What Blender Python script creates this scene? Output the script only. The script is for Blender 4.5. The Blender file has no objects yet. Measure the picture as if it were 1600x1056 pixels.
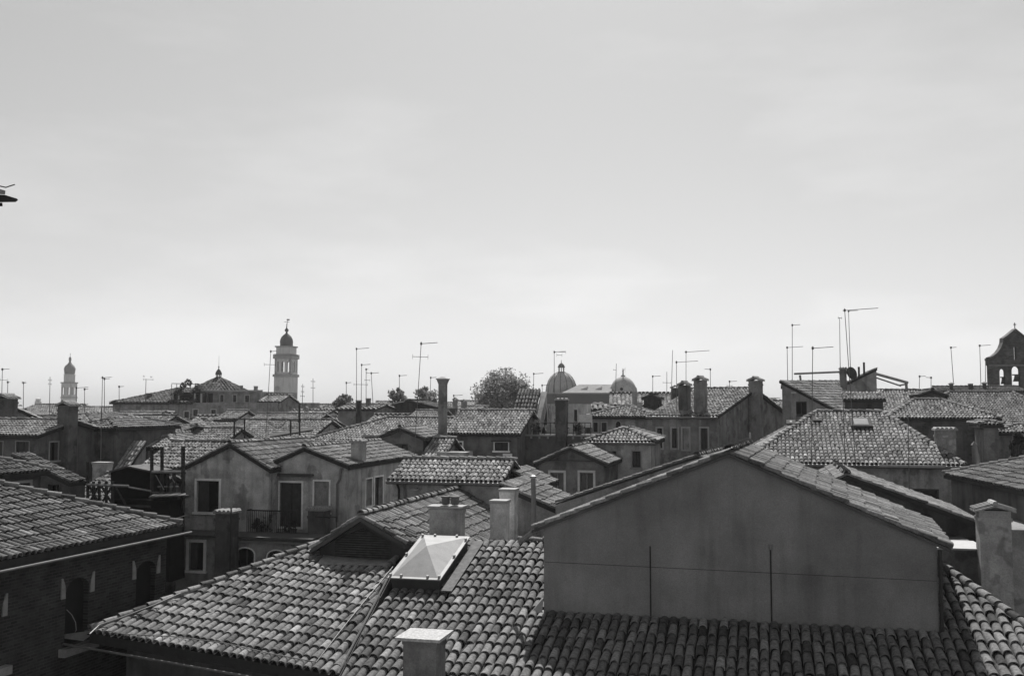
import bpy, math, random
import numpy as np
from math import radians, sin, cos, tan, pi, atan2, sqrt
from mathutils import Vector, Matrix
from mathutils.geometry import tessellate_polygon

random.seed(7)
rng = np.random.default_rng(7)
scene = bpy.context.scene

# ------------------------------------------------------------------ camera, world, sun, exposure
FP = 1556.0                 # focal length in photo pixels (35 mm lens on 36 mm film)
PITCH = radians(3.83)
EYE = 16.0                  # eye height above the street
cam_d = bpy.data.cameras.new("camera")
cam_d.sensor_width = 36.0
cam_d.lens = 35.0
cam_d.clip_start = 0.2
cam_d.clip_end = 6000
cam = bpy.data.objects.new("camera", cam_d)
cam.location = (0, 0, EYE)
cam.rotation_euler = (radians(90) + PITCH, 0, 0)
scene.collection.objects.link(cam)
scene.camera = cam

SUN_AZ = 6.0                # degrees right of the viewing direction
SUN_EL = 50.0
world = bpy.data.worlds.new("World")
scene.world = world
world.use_nodes = True
nt = world.node_tree
nt.nodes.clear()
W = nt.nodes.new
out = W('ShaderNodeOutputWorld')
bg = W('ShaderNodeBackground')
sky = W('ShaderNodeTexSky')
sky.sky_type = 'NISHITA'
sky.sun_disc = False
sky.sun_elevation = radians(SUN_EL)
sky.sun_rotation = radians(SUN_AZ)
sky.air_density = 1.0
sky.dust_density = 1.0
bw = W('ShaderNodeRGBToBW')
# faint high cloud: soft streaks, stretched along the horizon
tc = W('ShaderNodeTexCoord')
mp = W('ShaderNodeMapping')
mp.inputs['Scale'].default_value = (1.3, 1.3, 5.0)
nz = W('ShaderNodeTexNoise')
nz.inputs['Scale'].default_value = 2.2
nz.inputs['Detail'].default_value = 7
nz.inputs['Roughness'].default_value = 0.55
rampc = W('ShaderNodeMapRange')
rampc.inputs['From Min'].default_value = 0.47
rampc.inputs['From Max'].default_value = 0.66
rampc.inputs['To Min'].default_value = 0.995
rampc.inputs['To Max'].default_value = 1.10
mul = W('ShaderNodeMath'); mul.operation = 'MULTIPLY'
powr = W('ShaderNodeMath'); powr.operation = 'POWER'
SKY_POW, SKY_STRENGTH = 0.66, 0.135
powr.inputs[1].default_value = SKY_POW
L = nt.links.new
L(sky.outputs[0], bw.inputs[0])
L(bw.outputs[0], powr.inputs[0])
L(tc.outputs['Generated'], mp.inputs[0])
L(mp.outputs[0], nz.inputs['Vector'])
L(nz.outputs['Fac'], rampc.inputs[0])
L(powr.outputs[0], mul.inputs[0])
L(rampc.outputs[0], mul.inputs[1])
L(mul.outputs[0], bg.inputs['Color'])
bg.inputs['Strength'].default_value = SKY_STRENGTH
L(bg.outputs[0], out.inputs['Surface'])

sun_d = bpy.data.lights.new("sun", 'SUN')
sun_d.energy = 5.0
sun_d.angle = radians(0.6)
sun_d.color = (1.0, 0.985, 0.97)
sun = bpy.data.objects.new("sun", sun_d)
_s = Vector((sin(radians(SUN_AZ)) * cos(radians(SUN_EL)), cos(radians(SUN_AZ)) * cos(radians(SUN_EL)), sin(radians(SUN_EL))))
sun.rotation_euler = _s.to_track_quat('Z', 'Y').to_euler()
scene.collection.objects.link(sun)

vs = scene.view_settings
vs.view_transform = 'Standard'
vs.look = 'None'
vs.exposure = 0.54
vs.gamma = 1.0
vs.use_curve_mapping = False
scene.cycles.max_bounces = 6
scene.cycles.diffuse_bounces = 3
scene.cycles.volume_bounces = 0
scene.cycles.use_denoising = True

# ------------------------------------------------------------------ measuring helpers
GRID = radians(14.3)        # the quarter's building grid is turned this far to the right
CT, ST = cos(PITCH), sin(PITCH)

def ray(px, py):
    u = (px - 800) / FP; v = (528 - py) / FP
    return Vector((u, CT - v * ST, ST + v * CT))

def P(px, py, Y):
    d = ray(px, py)
    d = d * (Y / d.y)
    return Vector((d.x, d.y, d.z + EYE))

def on_plane(px, py, P0, n):
    d = ray(px, py); o = Vector((0, 0, EYE))
    t = (P0 - o).dot(n) / d.dot(n)
    return o + d * t

def proj(p):
    q = Vector(p) - Vector((0, 0, EYE))
    zc = q.y * CT + q.z * ST
    yc = -q.y * ST + q.z * CT
    return (800 + FP * q.x / zc, 528 - FP * yc / zc, zc)

def run_to(A, d, px):
    """how far from A along the horizontal direction d one meets picture column px"""
    u = (px - 800) / FP
    z = A.z - EYE
    return (u * (A.y * CT + z * ST) - A.x) / (d.x - u * d.y * CT)

def dirs(yaw):
    return Vector((cos(yaw), -sin(yaw), 0)), Vector((sin(yaw), cos(yaw), 0))

# ------------------------------------------------------------------ materials (all neutral: black-and-white place)
MATS = {}
def _mat(name):
    m = bpy.data.materials.new(name); m.use_nodes = True
    t = m.node_tree; b = t.nodes['Principled BSDF']
    return m, t, b

def grey(v):
    return (v, v, v, 1)

def surf(name, v, rough=0.9, var=0.25, scale=1.5, bump=0.3, bscale=30, streak=0.0, metal=0.0, spec=0.25, fine=0.08, patch=0.0):
    """mottled grey surface with grain and, where asked, weather streaks"""
    key = (name, v)
    if key in MATS: return MATS[key]
    m, t, b = _mat(name)
    N = t.nodes.new; K = t.links.new
    tcn = N('ShaderNodeTexCoord')
    geo = N('ShaderNodeNewGeometry')
    n1 = N('ShaderNodeTexNoise'); n1.inputs['Scale'].default_value = scale; n1.inputs['Detail'].default_value = 8; n1.inputs['Roughness'].default_value = 0.62
    K(geo.outputs['Position'], n1.inputs['Vector'])
    mr = N('ShaderNodeMapRange'); mr.inputs['From Min'].default_value = 0.3; mr.inputs['From Max'].default_value = 0.7
    mr.inputs['To Min'].default_value = v * (1 - var); mr.inputs['To Max'].default_value = v * (1 + var)
    K(n1.outputs['Fac'], mr.inputs[0])
    last = mr.outputs[0]
    if patch:
        n4 = N('ShaderNodeTexNoise'); n4.inputs['Scale'].default_value = 0.75; n4.inputs['Detail'].default_value = 9; n4.inputs['Roughness'].default_value = 0.6
        K(geo.outputs['Position'], n4.inputs['Vector'])
        m4 = N('ShaderNodeMapRange'); m4.inputs['From Min'].default_value = 0.555; m4.inputs['From Max'].default_value = 0.575
        m4.inputs['To Min'].default_value = 1.0; m4.inputs['To Max'].default_value = 1 - patch
        K(n4.outputs['Fac'], m4.inputs[0])
        mq = N('ShaderNodeMath'); mq.operation = 'MULTIPLY'; K(last, mq.inputs[0]); K(m4.outputs[0], mq.inputs[1]); last = mq.outputs[0]
    n2 = N('ShaderNodeTexNoise'); n2.inputs['Scale'].default_value = bscale; n2.inputs['Detail'].default_value = 5
    K(geo.outputs['Position'], n2.inputs['Vector'])
    if fine:
        m2 = N('ShaderNodeMapRange'); m2.inputs['From Min'].default_value = 0.3; m2.inputs['From Max'].default_value = 0.7
        m2.inputs['To Min'].default_value = 1 - fine; m2.inputs['To Max'].default_value = 1 + fine
        K(n2.outputs['Fac'], m2.inputs[0])
        mm = N('ShaderNodeMath'); mm.operation = 'MULTIPLY'; K(last, mm.inputs[0]); K(m2.outputs[0], mm.inputs[1]); last = mm.outputs[0]
    if streak:
        mp_ = N('ShaderNodeMapping'); mp_.inputs['Scale'].default_value = (2.2, 2.2, 0.22)
        n3 = N('ShaderNodeTexNoise'); n3.inputs['Scale'].default_value = 1.6; n3.inputs['Detail'].default_value = 6
        K(geo.outputs['Position'], mp_.inputs[0]); K(mp_.outputs[0], n3.inputs['Vector'])
        m3 = N('ShaderNodeMapRange'); m3.inputs['From Min'].default_value = 0.5; m3.inputs['From Max'].default_value = 0.72
        m3.inputs['To Min'].default_value = 1; m3.inputs['To Max'].default_value = 1 - streak
        K(n3.outputs['Fac'], m3.inputs[0])
        mm = N('ShaderNodeMath'); mm.operation = 'MULTIPLY'; K(last, mm.inputs[0]); K(m3.outputs[0], mm.inputs[1]); last = mm.outputs[0]
    K(last, b.inputs['Base Color'])
    b.inputs['Roughness'].default_value = rough
    b.inputs['Metallic'].default_value = metal
    b.inputs['Specular IOR Level'].default_value = spec
    if bump:
        bp = N('ShaderNodeBump'); bp.inputs['Strength'].default_value = bump; bp.inputs['Distance'].default_value = 0.02
        K(n2.outputs['Fac'], bp.inputs['Height']); K(bp.outputs[0], b.inputs['Normal'])
    MATS[key] = m
    return m

def tile_mat(base=0.24, name='clay_tile', rough=0.85):
    base = base * 0.82
    key = (name, base)
    if key in MATS: return MATS[key]
    m, t, b = _mat(name)
    N = t.nodes.new; K = t.links.new
    at = N('ShaderNodeAttribute'); at.attribute_name = 'shade'
    geo = N('ShaderNodeNewGeometry')
    n1 = N('ShaderNodeTexNoise'); n1.inputs['Scale'].default_value = 14; n1.inputs['Detail'].default_value = 6; n1.inputs['Roughness'].default_value = 0.7
    K(geo.outputs['Position'], n1.inputs['Vector'])
    mr = N('ShaderNodeMapRange'); mr.inputs['From Min'].default_value = 0.32; mr.inputs['From Max'].default_value = 0.68
    mr.inputs['To Min'].default_value = 0.55 * base; mr.inputs['To Max'].default_value = 1.4 * base
    K(n1.outputs['Fac'], mr.inputs[0])
    # lichen: pale and dark blotches
    n2 = N('ShaderNodeTexNoise'); n2.inputs['Scale'].default_value = 5.5; n2.inputs['Detail'].default_value = 8; n2.inputs['Roughness'].default_value = 0.75
    K(geo.outputs['Position'], n2.inputs['Vector'])
    m2 = N('ShaderNodeMapRange'); m2.inputs['From Min'].default_value = 0.56; m2.inputs['From Max'].default_value = 0.66
    m2.inputs['To Min'].default_value = 1.0; m2.inputs['To Max'].default_value = 0.38
    K(n2.outputs['Fac'], m2.inputs[0])
    a = N('ShaderNodeMath'); a.operation = 'MULTIPLY'; K(mr.outputs[0], a.inputs[0]); K(at.outputs['Fac'], a.inputs[1])
    c = N('ShaderNodeMath'); c.operation = 'MULTIPLY'; K(a.outputs[0], c.inputs[0]); K(m2.outputs[0], c.inputs[1])
    K(c.outputs[0], b.inputs['Base Color'])
    b.inputs['Roughness'].default_value = 0.95
    b.inputs['Specular IOR Level'].default_value = 0.08
    bp = N('ShaderNodeBump'); bp.inputs['Strength'].default_value = 0.4; bp.inputs['Distance'].default_value = 0.01
    K(n1.outputs['Fac'], bp.inputs['Height']); K(bp.outputs[0], b.inputs['Normal'])
    MATS[key] = m
    return m

def brick_mat(v=0.10, name='old_brick', mortar=1.5):
    key = (name, v)
    if key in MATS: return MATS[key]
    m, t, b = _mat(name)
    N = t.nodes.new; K = t.links.new
    geo = N('ShaderNodeNewGeometry')
    # wall coordinate: along the wall (either grid direction) and height
    sep = N('ShaderNodeSeparateXYZ'); K(geo.outputs['Position'], sep.inputs[0])
    ad = N('ShaderNodeMath'); ad.operation = 'ADD'; K(sep.outputs[0], ad.inputs[0]); K(sep.outputs[1], ad.inputs[1])
    cb = N('ShaderNodeCombineXYZ'); K(ad.outputs[0], cb.inputs[0]); K(sep.outputs[2], cb.inputs[1])
    br = N('ShaderNodeTexBrick')
    br.inputs['Scale'].default_value = 1.0
    br.inputs['Brick Width'].default_value = 0.27
    br.inputs['Row Height'].default_value = 0.075
    br.inputs['Mortar Size'].default_value = 0.012
    br.inputs['Color1'].default_value = grey(v * 0.65); br.inputs['Color2'].default_value = grey(v * 1.35)
    br.inputs['Mortar'].default_value = grey(v * mortar)
    K(cb.outputs[0], br.inputs['Vector'])
    n1 = N('ShaderNodeTexNoise'); n1.inputs['Scale'].default_value = 1.3; n1.inputs['Detail'].default_value = 9; n1.inputs['Roughness'].default_value = 0.65
    K(geo.outputs['Position'], n1.inputs['Vector'])
    mr = N('ShaderNodeMapRange'); mr.inputs['From Min'].default_value = 0.3; mr.inputs['From Max'].default_value = 0.7
    mr.inputs['To Min'].default_value = 0.55; mr.inputs['To Max'].default_value = 1.5
    K(n1.outputs['Fac'], mr.inputs[0])
    mx = N('ShaderNodeVectorMath'); mx.operation = 'MULTIPLY'
    K(br.outputs['Color'], mx.inputs[0]); K(mr.outputs[0], mx.inputs[1])
    K(mx.outputs[0], b.inputs['Base Color'])
    b.inputs['Roughness'].default_value = 0.95
    b.inputs['Specular IOR Level'].default_value = 0.1
    n2 = N('ShaderNodeTexNoise'); n2.inputs['Scale'].default_value = 18; K(geo.outputs['Position'], n2.inputs['Vector'])
    hh = N('ShaderNodeMath'); hh.operation = 'SUBTRACT'; K(n2.outputs['Fac'], hh.inputs[0]); K(br.outputs['Fac'], hh.inputs[1])
    bp = N('ShaderNodeBump'); bp.inputs['Strength'].default_value = 0.8; bp.inputs['Distance'].default_value = 0.015
    K(hh.outputs[0], bp.inputs['Height']); K(bp.outputs[0], b.inputs['Normal'])
    MATS[key] = m
    return m

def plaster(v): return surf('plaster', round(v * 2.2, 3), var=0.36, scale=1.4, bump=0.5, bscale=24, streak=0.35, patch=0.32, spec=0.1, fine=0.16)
def stone(v=0.42): return surf('stone_trim', v, var=0.18, scale=3, bump=0.25, bscale=40)
M_slab = surf('roof_underlay', 0.03, var=0.2, scale=3)  # near-black: shade in the gaps between tiles is put into this colour
M_soffit = surf('dark_soffit', 0.07, var=0.3, scale=2)  # shade under eaves is put into this dark tone; dark trim shares it
M_wood = surf('dark_timber', 0.035, var=0.4, scale=6, bump=0.4)
M_greywood = surf('weathered_timber', 0.18, var=0.3, scale=7)
M_metal = surf('galvanised_metal', 0.16, rough=0.55, var=0.2, scale=5, bump=0.05, metal=0.3, spec=0.5)
M_zinc = surf('pale_zinc', 0.26, rough=0.45, var=0.15, scale=4, bump=0.05, metal=0.2, spec=0.5)
M_lead = surf('lead_sheet', 0.22, rough=0.95, spec=0.05, var=0.2, scale=0.8, bump=0.1, streak=0.25)
M_aerial = surf('aerial_metal', 0.10, rough=0.6, var=0.1, scale=3, bump=0, metal=0.2)
M_shut = surf('painted_shutter', 0.06, var=0.25, scale=4, bump=0.1)
M_dark = surf('dark_interior', 0.012, var=0.3, scale=2, bump=0)  # near-black fill stands in for unlit space behind openings
M_bark = surf('bark', 0.06, var=0.4, scale=9)
M_iron = surf('wrought_iron', 0.03, rough=0.7, var=0.2, scale=9, bump=0.1)
def glass_mat():
    m, t, b = _mat('window_glass')
    b.inputs['Base Color'].default_value = grey(0.02)
    b.inputs['Roughness'].default_value = 0.12
    b.inputs['Specular IOR Level'].default_value = 0.5
    return m
M_glass = glass_mat()

# ------------------------------------------------------------------ mesh building
def mesh_np(name, V, F, mat, shade=None, smooth=False):
    """V (n,3), F (m,k) all faces with k corners"""
    me = bpy.data.meshes.new(name)
    V = np.asarray(V, dtype=np.float32); F = np.asarray(F, dtype=np.int32)
    k = F.shape[1]
    me.vertices.add(len(V)); me.vertices.foreach_set('co', V.ravel())
    me.loops.add(F.size); me.loops.foreach_set('vertex_index', F.ravel())
    me.polygons.add(len(F))
    me.polygons.foreach_set('loop_start', np.arange(0, F.size, k, dtype=np.int32))
    try: me.polygons.foreach_set('loop_total', np.full(len(F), k, dtype=np.int32))
    except Exception: pass
    if smooth: me.polygons.foreach_set('use_smooth', np.ones(len(F), dtype=bool))
    me.update(calc_edges=True)
    if shade is not None:
        a = me.attributes.new('shade', 'FLOAT', 'FACE'); a.data.foreach_set('value', np.asarray(shade, dtype=np.float32))
    me.materials.append(mat)
    return me

class MB:
    def __init__(s): s.v = []; s.f = []; s.smooth = False
    def add(s, vs_, fs_):
        o = len(s.v); s.v += [Vector(p) for p in vs_]; s.f += [tuple(i + o for i in f) for f in fs_]; return s
    def box(s, c, ex, ey, ez, hx, hy, z0, z1):
        """box centred on c (its xy), half sizes along ex, ey, from z0 to z1 along world z"""
        q = []
        for z in (z0, z1):
            for a, b in ((-1, -1), (1, -1), (1, 1), (-1, 1)):
                p = Vector((c[0], c[1], 0)) + ex * (a * hx) + ey * (b * hy); p.z = z; q.append(p)
        return s.add(q, [(3, 2, 1, 0), (4, 5, 6, 7), (0, 1, 5, 4), (1, 2, 6, 5), (2, 3, 7, 6), (3, 0, 4, 7)])
    def obox(s, o, a, b, c):
        """box from corner o with edge vectors a, b, c"""
        q = [o, o + a, o + a + b, o + b, o + c, o + a + c, o + a + b + c, o + b + c]
        fs = [(3, 2, 1, 0), (4, 5, 6, 7), (0, 1, 5, 4), (1, 2, 6, 5), (2, 3, 7, 6), (3, 0, 4, 7)]
        if a.cross(b).dot(c) < 0: fs = [tuple(reversed(f)) for f in fs]
        return s.add(q, fs)
    def tube(s, pts, r, n=6, r2=None, cap=True):
        pts = [Vector(p) for p in pts]; o = len(s.v); m = len(pts)
        r2 = r if r2 is None else r2
        for i, p in enumerate(pts):
            d = (pts[min(i + 1, m - 1)] - pts[max(i - 1, 0)]).normalized()
            h = Vector((0, 0, 1)) if abs(d.z) < 0.9 else Vector((1, 0, 0))
            x = d.cross(h).normalized(); y = x.cross(d)
            rr = r + (r2 - r) * i / max(1, m - 1)
            for k in range(n):
                a = 2 * pi * k / n
                s.v.append(p + x * (rr * cos(a)) + y * (rr * sin(a)))
        for i in range(m - 1):
            for k in range(n):
                k2 = (k + 1) % n
                s.f.append((o + i * n + k, o + i * n + k2, o + (i + 1) * n + k2, o + (i + 1) * n + k))
        if cap:
            s.f.append(tuple(o + k for k in reversed(range(n)))); s.f.append(tuple(o + (m - 1) * n + k for k in range(n)))
        return s
    def lathe(s, c, prof, n=20, rot=0.0, ax=(1, 1)):
        """prof = [(r, z)...] about the vertical through c"""
        o = len(s.v); c = Vector(c)
        for r, z in prof:
            for k in range(n):
                a = 2 * pi * k / n + rot
                s.v.append(c + Vector((r * cos(a) * ax[0], r * sin(a) * ax[1], z)))
        m = len(prof)
        for i in range(m - 1):
            for k in range(n):
                k2 = (k + 1) % n
                s.f.append((o + i * n + k, o + i * n + k2, o + (i + 1) * n + k2, o + (i + 1) * n + k))
        s.f.append(tuple(o + k for k in reversed(range(n)))); s.f.append(tuple(o + (m - 1) * n + k for k in range(n)))
        return s
    def panel(s, o, ex, ez, n, outer, holes, th, back=True):
        """flat wall with holes: o origin, ex/ez in-plane axes, n outward normal; outer/holes in 2D; th thickness inward"""
        loops = [list(outer)] + [list(h) for h in holes]
        tri = tessellate_polygon([[Vector((p[0], p[1], 0)) for p in lp] for lp in loops])
        flat = [p for lp in loops for p in lp]
        F3 = [o + ex * p[0] + ez * p[1] for p in flat]
        B3 = [p - n * th for p in F3]
        nn = len(flat); base = len(s.v)
        s.v += F3 + B3
        for t in tri:
            a, b, c = t
            if (F3[b] - F3[a]).cross(F3[c] - F3[a]).dot(n) < 0: a, b, c = a, c, b
            s.f.append((base + a, base + b, base + c))
            if back: s.f.append((base + nn + c, base + nn + b, base + nn + a))
        k = 0
        for lp in loops:
            m = len(lp)
            for i in range(m if (back or lp is not loops[0]) else 0):
                j = (i + 1) % m
                s.f.append((base + k + i, base + k + j, base + nn + k + j, base + nn + k + i))
            k += m
        return s
    def poly(s, pts):
        return s.add(pts, [tuple(range(len(pts)))])
    def slab(s, pts, down):
        """polygon pts (3D, planar) extruded by vector down"""
        m = len(pts); q = [Vector(p) for p in pts]; q2 = [p + down for p in q]
        fs = [tuple(range(m)), tuple(range(2 * m - 1, m - 1, -1))]
        for i in range(m):
            j = (i + 1) % m; fs.append((i, i + m, j + m, j))
        return s.add(q + q2, fs)

COL = scene.collection
def link(o):
    COL.objects.link(o); return o

def thing(name, loc, label, cat, group=None):
    o = bpy.data.objects.new(name, None); o.location = loc
    o.empty_display_size = 0.3
    o['label'] = label; o['category'] = cat
    if group: o['group'] = group
    return link(o)

def root_loc(parent):
    loc = Vector((0, 0, 0)); p = parent
    while p is not None: loc += p.location; p = p.parent
    return loc

def part(name, mb, mat, parent, label=None, smooth=False, stuff=False):
    """links a builder's mesh as one object; vertices are given in world space"""
    off = root_loc(parent) if parent else Vector((0, 0, 0))
    me = bpy.data.meshes.new(name)
    me.from_pydata([tuple(Vector(p) - off) for p in mb.v], [], mb.f)
    me.materials.append(mat)
    if smooth:
        me.polygons.foreach_set('use_smooth', [True] * len(me.polygons))
        try: me.set_sharp_from_angle(angle=radians(40))
        except Exception: pass
    me.update()
    o = bpy.data.objects.new(name, me)
    if parent: o.parent = parent
    if label: o['label'] = label
    if stuff: o['kind'] = 'stuff'
    return link(o)

def single(name, mb, mat, label, cat, loc=None, group=None, kind=None, smooth=False):
    o = part(name, mb, mat, None, smooth=smooth)
    if loc is not None:
        loc = Vector(loc); o.data.transform(Matrix.Translation(-loc)); o.location = loc
    if kind: o['kind'] = kind
    if label: o['label'] = label
    if cat: o['category'] = cat
    if group: o['group'] = group
    return o

# ------------------------------------------------------------------ clay tiles
PITCH_A, PITCH_B, TLEN = 0.2, 0.40, 0.48
LIP = 0.019
def tile_template(n, lip=True):
    """one cover tile: x across, y up the slope, z off the roof; arched, tapering, lower end proud"""
    V = []; F = []
    def arch(y, w, h, z0, t):
        r = []
        for k in range(n + 1):
            a = pi * k / n
            r.append((-(w - t) * cos(a), y, z0 + (h - t) * (sin(a) ** 0.75 if 0 < k < n else 0.0)))
        return r
    lo, hi = (0.092, 0.102, 0.010), (0.073, 0.074, 0.0)
    V += arch(0, lo[0], lo[1], lo[2] + 0.012, 0); V += arch(TLEN, hi[0], hi[1], 0.0, 0)
    m = n + 1
    for k in range(n): F.append((k, k + 1, m + k + 1, m + k))
    if lip:
        V += arch(0, lo[0], lo[1], lo[2] + 0.012, 0)
        V += arch(0, lo[0], lo[1], lo[2] + 0.012, LIP)
        V += arch(0.12, lo[0], lo[1], lo[2], LIP)
        V += arch(0, lo[0], lo[1], lo[2] + 0.012, LIP)
        for k in range(n):
            F.append((2 * m + k + 1, 2 * m + k, 3 * m + k, 3 * m + k + 1)); F.append((5 * m + k + 1, 5 * m + k, 4 * m + k, 4 * m + k + 1))
    return np.array(V, dtype=np.float32), np.array([f[::-1] for f in F], dtype=np.int32)

TPL = {'near': tile_template(8), 'mid': tile_template(4), 'far': tile_template(3, lip=False)}
SHADES = [0.35, 0.48, 0.6, 0.7, 0.8, 0.88, 0.96, 1.04, 1.14, 1.26, 1.4, 1.6, 1.8]
def shade_pick(pos):
    """per tile tone, with loose patches of darker and paler tiles"""
    n = len(pos)
    p = pos * 0.9
    patch = np.sin(p[:, 0] * 1.3 + 2 * np.sin(p[:, 1] * 0.7)) * np.sin(p[:, 1] * 1.7 + 1.3 * np.sin(p[:, 0] * 0.9)) * 0.1
    s = 0.97 + patch * 1.3 + rng.normal(0, 0.2, n)
    r = rng.random(n)
    s = np.where(r < 0.1, s * 0.55, s); s = np.where(r > 0.92, s * 1.4, s)
    return np.clip(s, 0.32, 1.85)
TILE_MESH = {}
def tile_mesh(i, mat, key='near'):
    k = (i, mat.name, key)
    if k not in TILE_MESH:
        V, F = TPL[key]
        V = V.copy()
        r = np.random.default_rng(i + 3)
        V[:, 2] *= 1 + r.uniform(-0.08, 0.08); V[:, 0] *= 1 + r.uniform(-0.06, 0.06)
        TILE_MESH[k] = mesh_np('tile', V, F, mat, np.full(len(F), SHADES[i]), smooth=True)
    return TILE_MESH[k]

def rows_on(poly, up, step_a=PITCH_A, step_b=PITCH_B, TLEN=TLEN):
    """tile places on a planar polygon. up = unit vector up the slope. returns origins (n,3), across, up, normal"""
    pts = [Vector(p) for p in poly]
    nrm = Vector((0, 0, 0))
    for i in range(len(pts)):
        nrm += (pts[i] - pts[0]).cross(pts[(i + 1) % len(pts)] - pts[0])
    nrm.normalize()
    if nrm.z < 0: nrm = -nrm
    up = (up - nrm * up.dot(nrm)).normalized()
    ac = up.cross(nrm).normalized()
    o = pts[0]
    q = [((p - o).dot(ac), (p - o).dot(up)) for p in pts]
    a0 = min(x for x, _ in q); a1 = max(x for x, _ in q)
    res = []
    n = max(1, int((a1 - a0) / step_a))
    for k in range(n):
        a = a0 + (k + 0.5) * (a1 - a0) / n
        xs = []
        for i in range(len(q)):
            (x1, y1), (x2, y2) = q[i], q[(i + 1) % len(q)]
            if (x1 <= a) != (x2 <= a): xs.append(y1 + (a - x1) * (y2 - y1) / (x2 - x1))
        xs.sort()
        for b0, b1 in zip(xs[::2], xs[1::2]):
            if b1 - b0 < 0.12: continue
            b = b0; drift = random.uniform(-0.03, 0.03)
            while b < b1 - 0.1:
                bb = b + drift * (1 if b > b0 else 0) + random.uniform(-0.015, 0.015)
                if bb + TLEN > b1 + 0.06: bb = max(b0, b1 + 0.04 - TLEN)
                res.append((a + random.uniform(-0.007, 0.007), bb)); b += step_b
    R = np.array(res, dtype=np.float64).reshape(-1, 2)
    O = np.array(o)[None, :] + R[:, :1] * np.array(ac)[None, :] + R[:, 1:2] * np.array(up)[None, :]
    return O, np.array(ac), np.array(up), np.array(nrm)

def line_tiles(p0, p1, scale=1.25):
    """ridge or hip tiles along a line: origins and axes, lower end first"""
    p0, p1 = Vector(p0), Vector(p1)
    if p1.z < p0.z: p0, p1 = p1, p0
    d = (p1 - p0); Lg = d.length; d.normalize()
    ac = d.cross(Vector((0, 0, 1))).normalized(); nr = ac.cross(d)
    n = max(1, int(Lg / 0.36))
    O = [p0 + d * (k * Lg / n) for k in range(n)]
    return np.array([tuple(o) for o in O]), np.array(ac), np.array(d), np.array(nr)

def tile_roof(parent, faces, ridges, mat, level, near_cap=300, lift=0.0, ts=None):
    if ts is None: ts = 0.88 if level == 'mid' else 1.0
    """faces = [(poly, up)], ridges = [(p0, p1)]. near: up to 300 single tiles as parts, the rest one joined part"""
    off = root_loc(parent)
    allO = []; allB = []; kinds = []
    for poly, up in faces:
        if level == 'far':
            O, ac, u, n = rows_on(poly, up, 0.40, 0.62)
        else:
            O, ac, u, n = rows_on(poly, up, PITCH_A * ts, PITCH_B * ts, TLEN * ts)
        O = O + n[None, :] * (lift + 0.002)
        allO.append(O); kinds += [0] * len(O)
        allB.append(np.repeat(np.stack([ac * ts, u * ts, n * ts])[None], len(O), 0))
    for a, b in ridges:
        O, ac, u, n = line_tiles(a, b)
        O = O + np.array([0, 0, 1.0])[None, :] * (lift + (0.085 if level == 'near' else 0.045))
        allO.append(O); kinds += [1] * len(O)
        sc = 1.35
        allB.append(np.repeat(np.stack([ac * sc, u, n * 1.05])[None], len(O), 0))
    O = np.concatenate(allO); B = np.concatenate(allB); K = np.array(kinds)
    # small turns of single tiles
    j = rng.normal(0, 0.032, len(O)); tl = rng.normal(0, 0.011, len(O))
    slip = np.where(rng.random(len(O)) < 0.03, rng.uniform(-0.09, 0.05, len(O)), 0)[:, None]
    O = O + B[:, 1] * slip + B[:, 0] * rng.normal(0, 0.006, len(O))[:, None]
    ac, u, n = B[:, 0].copy(), B[:, 1].copy(), B[:, 2].copy()
    u2 = u + ac * j[:, None] + n * tl[:, None]; ac2 = ac - u * j[:, None]
    B = np.stack([ac2, u2, n], 1)
    sh = shade_pick(O)
    single_idx = np.array([], dtype=int)
    if level == 'near':
        # the ones that show largest: in frame, nearest first
        q = O - np.array([0, 0, EYE]); zc = q[:, 1] * CT + q[:, 2] * ST; yc = -q[:, 1] * ST + q[:, 2] * CT
        px = 800 + FP * q[:, 0] / np.maximum(zc, 0.1); py = 528 - FP * yc / np.maximum(zc, 0.1)
        ok = (zc > 1) & (px > -5) & (px < 1605) & (py > 0) & (py < 1070)
        for kind in (0, 1):
            c = np.where(ok & (K == kind))[0]
            c = c[np.argsort(zc[c])][:near_cap if kind == 0 else 120]
            single_idx = np.concatenate([single_idx, c])
        for i in single_idx:
            si = int(np.argmin(np.abs(np.array(SHADES) - sh[i])))
            o = bpy.data.objects.new('tile' if K[i] == 0 else 'ridge_tile', tile_mesh(si, mat))
            m = Matrix(((B[i, 0, 0], B[i, 1, 0], B[i, 2, 0], O[i, 0] - off.x), (B[i, 0, 1], B[i, 1, 1], B[i, 2, 1], O[i, 1] - off.y),
                        (B[i, 0, 2], B[i, 1, 2], B[i, 2, 2], O[i, 2] - off.z), (0, 0, 0, 1)))
            o.parent = parent; o.matrix_local = m
            link(o)
    mask = np.ones(len(O), dtype=bool); mask[single_idx.astype(int)] = False
    O, B, sh = O[mask], B[mask], sh[mask]
    if len(O):
        V, F = TPL[level]
        if level == 'far': V = V * np.array([2.0, 1.8, 1.3], dtype=np.float32)
        W3 = np.einsum('vi,tij->tvj', V, B) + O[:, None, :] - np.array(off)[None, None, :]
        nv = len(V)
        FF = F[None] + (np.arange(len(O)) * nv)[:, None, None]
        me = mesh_np('roof_tiles', W3.reshape(-1, 3), FF.reshape(-1, 4), mat, np.repeat(sh, len(F)))
        o = bpy.data.objects.new('roof_tiles', me); o.parent = parent; o['kind'] = 'stuff'
        link(o)

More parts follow.
